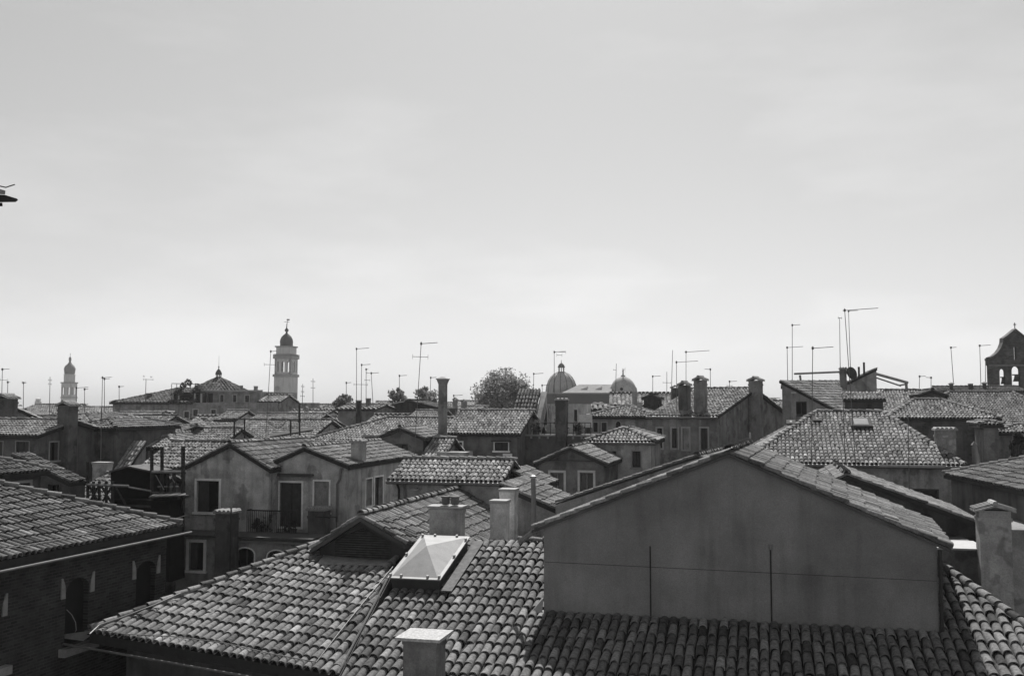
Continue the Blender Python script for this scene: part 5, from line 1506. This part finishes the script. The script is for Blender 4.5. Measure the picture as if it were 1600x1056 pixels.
# filler houses towards the horizon
fills = [(520, 646, 150, 600), (590, 640, 170, 660), (650, 640, 190, 720), (735, 642, 165, 800), (790, 643, 140, 850), (905, 642, 150, 960), (1000, 640, 160, 1080), (1080, 638, 150, 1150), (1130, 640, 130, 1215),
         (1205, 641, 120, 1290), (1290, 640, 140, 1380), (1395, 636, 120, 1470), (1440, 634, 150, 1560), (20, 646, 160, 95), (95, 648, 150, 185), (-30, 650, 130, 40), (1500, 640, 110, 1640), (420, 646, 170, 500)]
where = ['right of the bell tower', 'behind the tarred attic', 'behind the tallest chimney', 'under the big tree, left', 'under the big tree, right', 'before the lead church roof', 'behind the speckled dormer roof', 'behind the three tall chimneys', 'behind the gable-end chimney',
         'left behind the upper right house', 'behind the terrace beams', 'behind the falling roof, upper right', 'left of the bell gable', 'left of the distant slender tower', 'at the foot of the distant slender tower', 'at the left edge', 'under the bell gable', 'at the foot of the tall bell tower']
for (xa, ya, Yf, xb), wh in zip(fills, where):
    house('low far-off tiled house on the skyline, ' + wh, (xa, ya, Yf), xb, random.uniform(8, 12), random.choice(['gs', 'hip']), random.uniform(12, 17), v=random.uniform(0.1, 0.22), tiles=random.uniform(0.2, 0.27), level='far', yaw=radians(random.uniform(-10, 25)))

# small roofs packed into the left and centre middle distance
for (xa, ya, Yf, xb, Df, rk, sl_, vv_, tt_, lab) in (
    (176, 662, 92, 232, 7, 'gs', 15, 0.12, 0.2, 'small roof with a pale end wall, left of the low hipped house'),
    (238, 667, 88, 290, 6, 'hip', 16, 0.16, 0.22, 'small hipped roof directly below the arched hall window'),
    (296, 662, 96, 338, 5, 'gs', 14, 0.12, 0.2, 'small roof directly below the two square hall windows'),
    (372, 668, 86, 440, 6, 'gs', 13, 0.16, 0.22, 'low roof between the white three-windowed house and the bell tower'),
    (240, 690, 62, 300, 4, 'gf', 18, 0.14, 0.22, 'small gable tucked behind the small sunlit hipped roof'),
    (300, 690, 58, 350, 3.5, 'gs', 20, 0.13, 0.25, 'small roof left of the metal roof terrace'),
    (60, 664, 74, 104, 3, 'gs', 14, 0.07, 0.18, 'small dark roof left of the very tall left chimney'),
    (120, 655, 96, 160, 4, 'gf', 18, 0.12, 0.2, 'small gable right of the very tall left chimney'),
    (576, 660, 84, 640, 5, 'gs', 12, 0.1, 0.2, 'low roof under the tarred attic, left'),
    (470, 652, 110, 520, 4, 'gs', 14, 0.24, 0.24, 'pale little house under the hipped skyline house'),
    (906, 640, 84, 962, 5, 'hip', 14, 0.12, 0.25, 'small hipped roof before the lead church roof'),
    (1126, 628, 84, 1178, 6, 'gs', 16, 0.12, 0.24, 'low roof between the tallest saddle-capped chimney and the gable-end stack'),
    (1452, 640, 66, 1500, 4, 'gf', 18, 0.07, 0.16, 'small gable at the top of the widest far-right roof'),
    (1386, 622, 92, 1440, 5, 'gs', 14, 0.1, 0.2, 'low roof behind the falling roof and the terrace beams'),
    (640, 655, 78, 684, 4, 'gs', 16, 0.08, 0.24, 'small roof left of the tallest free-standing chimney')):
    house(lab, (xa, ya, Yf), xb, Df, rk, sl_, v=vv_, tiles=tt_, level='mid' if Yf < 80 else 'far', yaw=GRID if Yf < 80 else radians(random.uniform(2, 20)))
def H_(sub):
    for o in bpy.data.objects:
        if sub in str(o.get('label', '')): return o
for sub, px, yt, yb_, w, Y, sty in (
    ('small roof with a pale end wall', 190, 650, 664, 7, 93, 'slab'), ('small hipped roof directly below', 252, 655, 668, 6, 89, 'tiled'), ('small roof directly below the two', 318, 652, 664, 6, 97, 'slab'),
    ('low hipped house in the left', 244, 664, 680, 9, 69, 'slab'), ('low gabled house left of centre', 197, 660, 676, 7, 71, 'flare'), ('small plain gabled house', 300, 662, 678, 8, 64.5, 'slab'),
    ('wide hipped house behind', 73, 650, 668, 13, 66, 'slab'), ('wide hipped house behind', 49, 652, 668, 5, 66, 'flare'), ('wide hipped house behind', 60, 654, 668, 4, 66, 'flare'),
    ('house with pale plaster box', 172, 644, 660, 22, 86, 'slab'), ('low roof between the white', 400, 656, 670, 8, 87, 'tiled'), ('long low house behind the metal', 440, 660, 674, 9, 75, 'slab'),
    ('gabled house beneath the metal', 350, 674, 694, 9, 61, 'slab'), ('long pale house front', 520, 648, 664, 8, 97, 'slab'), ('pale flat-fronted house', 478, 636, 652, 7, 106, 'tiled'),
    ('broad house right of the tallest', 748, 628, 642, 7, 131, 'slab'), ('low roof between the tallest saddle', 1146, 612, 628, 8, 85, 'slab'), ('far roof with a pale ridge box', 1120, 614, 622, 30, 102, 'slab'),
    ('hipped tile roof on a dark wall', 1440, 632, 655, 7, 58.5, 'slab'), ('widest far-right', 1555, 604, 625, 8, 69, 'slab'), ('house with a hipped speckled roof', 1000, 628, 650, 9, 65, 'slab'),
    ('terrace hut with a slatted', 575, 622, 645, 8, 89, 'slab'), ('upper storey of the dark hall', 399, 603, 616, 6, 121, 'slab'), ('large hipped roof with roof', 1241, 612, 660, 9, 51, 'slab')):
    h_o = H_(sub)
    if h_o: chimney(h_o, px, yt, yb_, w, Y, sty, random.uniform(0.06, 0.16))

# the city goes on beyond both picture edges
for k, (xa, ya, Yf, xb) in enumerate(((-420, 690, 50, -130), (-300, 668, 70, -60), (-520, 650, 110, -200), (-700, 700, 48, -420), (-260, 648, 150, -60), (-900, 655, 100, -540), (1680, 690, 50, 1900), (1660, 660, 80, 1900), (1640, 645, 120, 1880), (1900, 690, 60, 2200))):
    house('tiled house beyond the ' + ('left' if xa < 0 else 'right') + ' picture edge, ' + ['nearest row', 'second row', 'third row', 'nearest row far out', 'back row', 'third row far out', 'nearest row', 'second row', 'third row', 'nearest row far out'][k],
          (xa, ya, Yf), xb, 9, 'gs' if k % 2 else 'hip', 17, v=0.12, level='far')

# church with two domes
Yq = 250.0; kq = S(Yq)
ch = thing('church', P(900, 632, Yq) * 1.0, 'church with a large leaded dome and a second domed apse, right of centre', 'church')
ch.location.z = 0
zq = lambda py, Y=Yq: P(880, py, Y).z
exq, eyq = dirs(radians(5))
def xq(px, Y=Yq): return P(px, 620, Y).x
s = MB(); a = Vector((xq(843), Yq, 0)); s.obox(a, exq * (xq(955) - xq(843)), eyq * 14, EZ * zq(615.5)); part('nave', s, surf('church_wall', 0.05, var=0.2, scale=0.2), ch)
s = MB(); s.obox(Vector((xq(841), Yq - .4, zq(615.4))), exq * (xq(955) - xq(841)), eyq * 8, EZ * (zq(613.6) - zq(615.4))); part('cornice', s, M_lead, ch)
# pale lead roof
z0, z1 = zq(613.5), zq(600.5, Yq + 9)
s = MB(); s.slab([Vector((xq(878), Yq + 0.5, z0)), Vector((xq(956), Yq + .5, z0)), Vector((xq(956, Yq + 9), Yq + 9, z1)), Vector((xq(905, Yq + 9), Yq + 9, z1))], Vector((0, 0, -.3))); rfc = part('roof', s, M_lead, ch)
for xx in (909, 932):
    c_ = Vector((xq(xx), Yq + 3.5, zq(610))); part('roof_hatch', MB().slab([c_, c_ + Vector((1.6, 0, 0.1)), c_ + Vector((1.9, 1.5, 0.8))], Vector((0, 0, .35))), M_soffit, rfc)
dc = Vector((xq(881), Yq + 12, zq(612))); R = 24.3 * S(Yq + 12)
prof = [(R * 1.02, -8), (R * 1.02, 0), (R, 0.1)] + [(R * cos(a_), 0.2 + R * 1.28 * sin(a_)) for a_ in np.linspace(0.05, 1.45, 12)]
dm = part('dome', MB().lathe(dc, prof, n=32), surf('dome_lead', 0.32, var=0.2, scale=0.3, streak=0.35, rough=0.9), ch, smooth=True)
for i in range(14):
    a_ = 2 * pi * i / 14 + .1
    part('rib', MB().tube([dc + Vector((r_ * cos(a_) * 1.005, r_ * sin(a_) * 1.005, z_)) for r_, z_ in prof[1::2]], 0.09, n=4), surf('dark_lead', 0.1), dm)
kz = S(Yq + 12); lc = dc + EZ * (R * 1.28)
lan = part('lantern', MB().lathe(lc, [(5.5 * kz, -0.3), (5.5 * kz, 1.2 * kz), (4.5 * kz, 1.3 * kz)], n=12), M_tst, dm)
for i in range(8):
    a_ = 2 * pi * i / 8; p_ = lc + Vector((4.2 * kz * cos(a_), 4.2 * kz * sin(a_), 1 * kz)); part('column', MB().tube([p_, p_ + EZ * 6.5 * kz], 0.55 * kz, n=5), M_tst, dm)
part('cupola', MB().lathe(lc + EZ * 7.4 * kz, [(5.6 * kz, 0), (5.5 * kz, 1.5 * kz), (4.2 * kz, 4.6 * kz), (2 * kz, 6.6 * kz), (.5 * kz, 7.5 * kz), (.3 * kz, 12 * kz)], n=14), surf('dark_lead', 0.1), dm, smooth=True)
# second dome with its curved gable
dc = Vector((xq(978), Yq + 6, zq(617))); R = 22 * S(Yq + 6)
prof = [(R, -10)] + [(R * cos(a_), R * 1.33 * sin(a_)) for a_ in np.linspace(0.0, 1.5, 12)]
d2 = part('apse_dome', MB().lathe(dc, prof, n=28), surf('dome_lead', 0.32, var=0.2, scale=0.3, streak=0.35, rough=0.9), ch, smooth=True)
p_ = dc + Vector((-0.8, -R, R * 0.42)); part('round_window', MB().tube([p_, p_ + Vector((0, 0.7, 0))], 2.4 * kq, n=12), M_dark, d2)
for sx, hh in ((-20, 5), (20, 4), (-13, 9)):
    b_ = dc + Vector((sx * kq, -R * 0.3, 6 * kq)); part('finial', MB().lathe(b_, [(1.5 * kq, 0), (1.7 * kq, hh * kq * .5), (.9 * kq, hh * kq * .7), (1.2 * kq, hh * kq), (.1, (hh + 2) * kq)], n=8), M_tst, d2)
part('pedestal', MB().box(dc + EX * 0, exq, eyq, None, 3.4 * kq, 2 * kq, dc.z + R * 1.3, dc.z + R * 1.3 + 2.5 * kq), M_tst, d2)
# statue, a robed standing figure (skin-like body of revolution with arm and staff)
sb = dc + EZ * (R * 1.3 + 2.5 * kq)
st = thing('statue', sb, 'small robed statue with raised staff standing on the second church dome', 'statue')
part('body', MB().lathe(sb, [(1.5 * kq, 0), (1.2 * kq, 3 * kq), (1.0 * kq, 5 * kq), (1.35 * kq, 7.4 * kq), (1.1 * kq, 8.4 * kq), (0.4 * kq, 8.9 * kq), (0.75 * kq, 9.8 * kq), (0.6 * kq, 10.8 * kq), (0.1 * kq, 11.3 * kq)], n=10, ax=(1, .7)), M_tst, st, smooth=True)
part('arm', MB().tube([sb + Vector((1.1, 0, 8)) * kq, sb + Vector((2.4, 0, 9)) * kq, sb + Vector((3.0, 0, 11)) * kq], 0.35 * kq, n=6), M_tst, st)
part('staff', MB().tube([sb + Vector((3.2, -.2, 4)) * kq, sb + Vector((3.6, -.2, 13)) * kq], 0.15 * kq, n=5), M_tst, st)

# roofs right of the church
F15 = house('speckled tile roof with a dark dormer, right of the second dome', (955, 633, 100), 1066, 7, 'gs', 18, v=0.14, tiles=0.3, level='far', yaw=radians(6))
house('dark dormer in front of the speckled roof, right of the second dome', (1006, 622, 94), 1029, 3, 'gf', 20, v=0.02, tiles=0.10, level='far')
h_ = house('far roof with a pale ridge box, right of the three tall chimneys', (1100, 634, 98), 1190, 8, 'gs', 20, v=0.12, tiles=0.27, level='far', yaw=radians(6))
chimney(F15, 992, 612, 634, 9, 96, 'slab', 0.14); chimney(F15, 1056, 603, 634, 16, 97, 'tiled', 0.05)

# bell gable of a church, right edge
Yb = 105.0; kb = S(Yb); exb, eyb = dirs(radians(3))
b0 = P(1544, 613, Yb)
bg_ = thing('church_gable', Vector((b0.x + 3, b0.y, 0)), 'dark baroque bell gable with scrolled shoulders and hanging bells, at the right edge', 'bell gable')
def bp2(px, py): q = on_plane(px, py, b0, eyb) - b0; return (q.dot(exb), q.z)
base_z = bp2(1545, 645)[1]
lft = [bp2(*p) for p in ((1545, 571), (1544.5, 561), (1552, 558), (1558, 553), (1563, 546), (1566, 538), (1566.5, 531), (1574, 526), (1580, 521))]
midx = bp2(1586, 516)
outl = [(lft[0][0], base_z)] + lft + [midx]
mir = lambda p: (2 * midx[0] - p[0], p[1])
outl = outl + [mir(p) for p in reversed(lft)] + [(mir(lft[0])[0], base_z)]
holes = []
for (x0, x1, y0, y1) in ((1563, 1571, 576, 610), (1582, 1594, 572, 610), (1602, 1610, 576, 610)):
    a = bp2(x0, y1); b_ = bp2(x1, y0); holes.append(arch_pts(a[0], b_[0], a[1], b_[1], (b_[0] - a[0]) / 2, 7))
a = bp2(1585, 562); b_ = bp2(1588, 542); holes.append([(a[0], a[1]), (b_[0], a[1]), (b_[0], b_[1]), (a[0], b_[1])])
part('wall', MB().panel(b0, exb, EZ, -eyb, outl[::-1] if False else outl, holes, 0.5), brick_mat(0.07, 'gable_brick'), bg_)
s = MB()
for i in range(len(outl) - 2):
    if 1 <= i:
        p0 = b0 + exb * outl[i][0] + EZ * outl[i][1]; p1 = b0 + exb * outl[i + 1][0] + EZ * outl[i + 1][1]
        s.slab([p0 - eyb * .2, p1 - eyb * .2, p1 + eyb * 0.7, p0 + eyb * 0.7], Vector((0, 0, 0.18)))
part('coping', s, surf('dark_stone', 0.09), bg_)
a = bp2(1545, 572); part('string_course', MB().obox(b0 + exb * a[0] - eyb * .15 + EZ * a[1], exb * (outl[-1][0] - outl[0][0]), eyb * .14, EZ * .15), stone(0.16), bg_)
for (x, y, w) in ((1567, 591, 3.5), (1588, 587, 5.5)):
    p_ = P(x, y, Yb + .25); be = part('bell', MB().lathe(p_, [(w * kb, -9 * kb), (w * .8 * kb, -7 * kb), (w * .55 * kb, -3 * kb), (w * .5 * kb, 0), (w * .2 * kb, 1 * kb)], n=12), surf('bronze', 0.05, metal=0.4, rough=0.5), bg_, smooth=True)
    part('headstock', MB().tube([p_ + Vector((-w * 1.1 * kb, 0, 1.5 * kb)), p_ + Vector((w * 1.1 * kb, 0, 1.5 * kb))], 1.0 * kb, n=5), M_wood, be)
tp = P(1586, 516, Yb); part('finial', MB().lathe(tp, [(3.5 * kb, -.1), (3.5 * kb, 1 * kb), (2.6 * kb, 2 * kb), (.5 * kb, 3 * kb), (.3 * kb, 4 * kb)], n=8), M_lead, bg_)
s = MB(); s.tube([tp, tp + EZ * 12 * kb], 0.05, n=4); s.tube([tp + Vector((-2 * kb, 0, 9 * kb)), tp + Vector((2 * kb, 0, 9 * kb))], 0.05, n=4); part('cross', s, M_iron, bg_)

# trees
def tree(label, px, py_top, py_bot, wpx, Y, n, leaf, v=0.07, seed=1, clumps=12, name='tree', dense=1.0):
    c = P(px, (py_top + py_bot) / 2, Y); h = (py_bot - py_top) * S(Y); w = wpx * S(Y)
    t = thing(name, Vector((c.x, c.y, 0)), label, 'tree')
    zt = c.z - h * 0.3
    tr = MB(); tr.tube([Vector((c.x, c.y, 0)), Vector((c.x + .1, c.y, zt * 0.6)), Vector((c.x - .1, c.y, zt)), Vector((c.x, c.y, c.z + h * 0.2))], 0.28, n=7, r2=0.08)
    r = np.random.default_rng(seed)
    for i in range(9):
        a = r.uniform(0, 2 * pi); z = zt - r.uniform(-0.2, 0.25) * h; L_ = w * r.uniform(.25, .45)
        tr.tube([Vector((c.x, c.y, z)), Vector((c.x + cos(a) * L_ * .5, c.y + sin(a) * L_ * .5, z + h * .22)), Vector((c.x + cos(a) * L_, c.y + sin(a) * L_, z + h * r.uniform(.35, .6)))], 0.09, n=5, r2=0.03)
    part('trunk', tr, M_bark, t)
    # crown: clumps spread through an uneven ellipsoid
    cl = []
    while len(cl) < clumps:
        p = r.uniform(-1, 1, 3)
        if np.linalg.norm(p) < 1 : cl.append(p * np.array([w * .38, w * .38, h * .40]))
    cl = np.array(cl); cl[0] = [0, 0, h * .38]
    rad = r.uniform(.07, .2, clumps) * w
    idx = r.integers(0, clumps, n); d = r.normal(0, 1, (n, 3)); d /= np.linalg.norm(d, axis=1)[:, None]
    p = cl[idx] + d * (rad[idx] * r.uniform(.35, 1.12, n) ** 0.8)[:, None]
    p[:, 2] *= 0.95
    a = r.normal(0, 1, (n, 3)); a /= np.linalg.norm(a, axis=1)[:, None]
    b = np.cross(a, r.normal(0, 1, (n, 3))); b /= np.linalg.norm(b, axis=1)[:, None]
    L_ = leaf * r.uniform(.6, 1.3, n)[:, None]
    V = np.stack([p - a * L_, p + b * L_ * .6, p + a * L_, p - b * L_ * .6], 1).reshape(-1, 3) + np.array([0, 0, c.z])
    me = mesh_np('crown', V, np.arange(n * 4).reshape(n, 4), leaf_mat(v), (0.75 + 0.5 * r.random(clumps))[idx] * r.uniform(.8, 1.2, n))
    o = bpy.data.objects.new('crown', me); o.parent = t; link(o)
    return t
tree('large rounded leafy tree on the skyline at the centre', 786, 576, 664, 104, 120, 10500, 0.15, 0.2, 4, 60)  # haze is put into the paler leaf tone, as on the next two
tree('small bushy tree on the skyline, left of two', 622, 603, 645, 40, 118, 1500, 0.15, 0.18, 5, 16)
tree('small bushy tree on the skyline, just left of the tallest chimney', 664, 602, 645, 52, 112, 2200, 0.15, 0.18, 8, 20)
tree('low sparse tree on the skyline, right of the bell tower', 536, 616, 642, 42, 125, 1000, 0.16, 0.1, 11, 14)
tree('small dark cypress right of the big tree', 833, 611, 655, 12, 90, 900, 0.14, 0.035, 14, 9, name='cypress')
tree('dark shrub growing beside the stained wall at the right edge', 1590, 672, 730, 26, 45, 1500, 0.12, 0.035, 21, 9, name='shrub')
tree('small tree top at the left of the tall bell tower', 432, 640, 668, 26, 140, 700, 0.25, 0.05, 23, 7)

# aerials
AER = [
 ('tiny far aerial first left of the dark hall', 186, 604, 640, 150, 8, None, 0, 3),
 ('tiny far aerial second left of the dark hall', 132, 608, 650, 150, 6, None, 0, 3),
 ('short aerial on the roof below the dark hall', 205, 655, 680, 66, 8, None, 1, 4),
 ('short aerial between the metal terrace and the bell tower', 388, 640, 672, 85, 9, [(646, -4, 5)], 0, 4),
 ('thin aerial just right of the tall bell tower', 489, 592, 645, 140, 0, [(596, -3, 3), (606, -3, 3)], 0, 3),
 ('small aerial above the terrace hut', 541, 598, 640, 100, 8, None, 0, 4),
 ('thin aerial left of the tallest chimney', 672, 590, 625, 100, 9, None, 1, 4),
 ('small aerial right of the big tree', 848, 602, 640, 100, 10, None, -1, 4),
 ('low aerial over the speckled roof with the dormer', 1020, 588, 615, 105, 12, None, 0, 4),
 ('short aerial between the two right saddle-capped chimneys', 1140, 596, 625, 90, 11, [(603, -4, 4)], 0, 4),
 ('tiny aerial above the widest far-right roof', 1455, 590, 618, 100, -9, None, 0, 3),
 ('small aerial behind the falling roof', 1436, 588, 625, 95, 9, None, 1, 4),
 ('aerial with a short boom and low crossbar at the far left edge', 2, 577, 640, 60, 12, [(594, -3, 8)], 1.5, 1),
 ('small aerial second from the left edge', 11, 597, 640, 95, 3, None, 1, 3),
 ('slender mast aerial left of the distant tower', 36, 598, 652, 75, 4, [(597.5, -2, 3)], 0.5, 4),
 ('tall bare aerial between two distant towers', 77, 590, 650, 90, 0, [(594, -2, 2), (600, -2, 2)], 1, 2),
 ('aerial with a long level boom right of the distant tower', 158, 590, 678, 52, 15, None, 2, 5),
 ('faint aerial behind the boom aerial, left', 163, 592, 650, 110, 9, None, 0, 4),
 ('lone crossbar aerial touching the distant tower', 119, 606, 650, 85, 20, None, 0, 4),
 ('many-rodded aerial with upright elements, above the hall wing', 227, 593, 629, 100, 0, [(593, -4, 11), (588, -4, -3), (589, 7, 9)], 1, 4),
 ('leaning aerial left of the tall bell tower', 415, 549, 690, 56, 10, [(570, -9, 9)], 8, 6),
 ('banded mast aerial right of the bell tower', 472, 601, 640, 110, 0, [(604, -2, 2), (612, -2, 2), (619, -3, 3)], 1, 3),
 ('aerial on the terrace post in front of the pale hipped house', 466, 628, 660, 60, 0, None, 0, 2),
 ('tallest aerial of the group left of centre, with a level boom', 557, 545, 645, 80, 20, [(601, -4, 17)], 0, 6),
 ('second aerial of the group left of centre', 564, 570, 650, 78, 14, None, 1, 5),
 ('bent aerial of the group left of centre', 572, 577, 650, 90, 3, [(594, -2, 6)], 0, 4),
 ('right-hand aerial of the group left of centre', 583, 583, 635, 82, 12, [(583, -7, 0)], -3, 5),
 ('small far aerial right of the group left of centre', 624, 587, 620, 140, 12, None, 0, 4),
 ('leaning aerial with two booms, left of the tallest chimney', 645, 537, 745, 40, 26, [(558, -12, 12)], 13, 6),
 ('tiny low aerial right of the tallest chimney', 709, 618, 640, 120, 14, None, 0, 4),
 ('aerial standing above the big tree', 790, 577, 600, 105, 9, [(575, -1, 10)], 1, 5),
 ('plain mast with a short boom, right of the big tree', 833, 584, 640, 90, 15, None, 1, 4),
 ('frame aerial with several rods before the leaded dome', 866, 550, 640, 66, 17, [(550, 0, 18), (555, 4, 12)], 0, 6),
 ('thin far aerial between the two domes', 962, 569, 612, 120, 0, [(578, -4, 0)], 1, 3),
 ('thin mast aerial first right of the second dome', 1042, 582, 625, 110, 0, [(598, -6, 6)], 0, 3),
 ('very thin tall mast behind the chimneys', 1049, 548, 620, 120, 0, None, 2, 3),
 ('aerial on the shorter dark chimney', 1058, 566, 715, 50, 33, None, -1, 6),
 ('tall aerial behind the three tall chimneys, with the highest boom', 1072, 550, 700, 56, 36, None, 0, 6),
 ('low far aerial boom beside the tallest saddle-capped chimney', 1110, 577, 610, 130, -9, None, 0, 4),
 ('aerial with a level boom at the left of the upper right house', 1231, 543, 600, 64, 24, None, -1, 6),
 ('taller aerial at the left of the upper right house', 1238, 508, 598, 66, 12, None, 0, 5),
 ('near aerial with a level boom before the large hipped roof', 1268, 544, 745, 38, 31, None, 2, 6),
 ('thin mast with a knobbed top left of the tallest aerial', 1313, 498, 576, 66, 0, [(497, -2, 3)], -1, 3),
 ('tallest leaning aerial with a long boom, rising from the large hipped roof', 1338, 485, 740, 40, 50, None, -18, 7),
 ('thin aerial close behind the tallest leaning one', 1329, 486, 576, 66, 14, None, -3, 5),
 ('plain dark mast standing in the large hipped roof, left of its roof window', 1321, 606, 725, 41, 0, None, -4, 3),
 ('plain mast pole standing before the hipped roof on the right', 1421, 652, 770, 37, 0, None, -2, 3),
 ('thin aerial left of the bell gable', 1490, 543, 598, 86, 8, None, -4, 4),
 ('thin aerial nearest to the bell gable', 1533, 540, 605, 95, 16, None, -2, 4),
 ('short thin aerial behind the bell gable shoulder', 1540, 562, 600, 110, 5, None, 0, 4),
 ('aerial mast on the stack behind the timber roof terrace', 157, 640, 725, 44, 0, None, 1, 2),
 ('tall thin mast before the twin-gabled house roof', 311, 700, 760, 44, 0, None, 0, 2),
]
for (lab, x, yt, yb_, Y, boom, cross, lean, arms) in AER:
    aerial(lab, x, yt, yb_, Y, boom, cross, lean, arms=arms)

# eave corner poking in at the upper left edge, with the wall it belongs to
ec = thing('eave', Vector((-4.6, 5.4, 0)), 'dark eave corner with gutter end, poking in high up at the left edge', 'eave')
z = P(26, 311, 6.0).z
def e_(x, y): return P(x, y, 6.0)
part('soffit', MB().slab([e_(-150, 318), e_(24, 315.5), e_(27.5, 312.5), e_(26, 310.5), e_(8, 305), e_(-150, 296)], Vector((0.178, -0.35, -0.073))), M_wood, ec)
part('eave_tile', MB().slab([e_(-150, 291), e_(-2, 295.5), e_(8.5, 298.5), e_(8, 304), e_(-150, 296)], Vector((0.153, -0.3, -0.063))), tile_mat_plain(), ec)
part('bracket', MB().slab([e_(-60, 317), e_(3.5, 316.8), e_(4, 322), e_(-60, 323)], Vector((0.127, -0.25, -0.052))), M_wood, ec)
part('wall', MB().obox(Vector((-8, 1.0, 0)), Vector((4.35, 0, 0)), Vector((0, 5.3, 0)), EZ * (z + .02)), plaster(0.2), ec)
single('cable', MB().tube([P(x, y, 6.0) for x, y in ((-30, 285), (-8, 289), (0, 291), (9, 293), (15, 291), (23, 288.5))], 0.004, n=5), M_aerial, 'curling loose wire above the eave corner at the upper left edge', 'cable')

# haze: thin even air over the city
hz = bpy.data.materials.new('haze'); hz.use_nodes = True; t = hz.node_tree; t.nodes.clear()
o_ = t.nodes.new('ShaderNodeOutputMaterial'); pv = t.nodes.new('ShaderNodeVolumePrincipled')
pv.inputs['Color'].default_value = grey(0.95); pv.inputs['Density'].default_value = 0.00018; pv.inputs['Anisotropy'].default_value = 0.3
t.links.new(pv.outputs[0], o_.inputs['Volume'])
hb_ = MB().obox(Vector((-420, -30, -1)), Vector((840, 0, 0)), Vector((0, 530, 0)), EZ * 50)
single('haze', hb_, hz, None, None, kind='stuff')
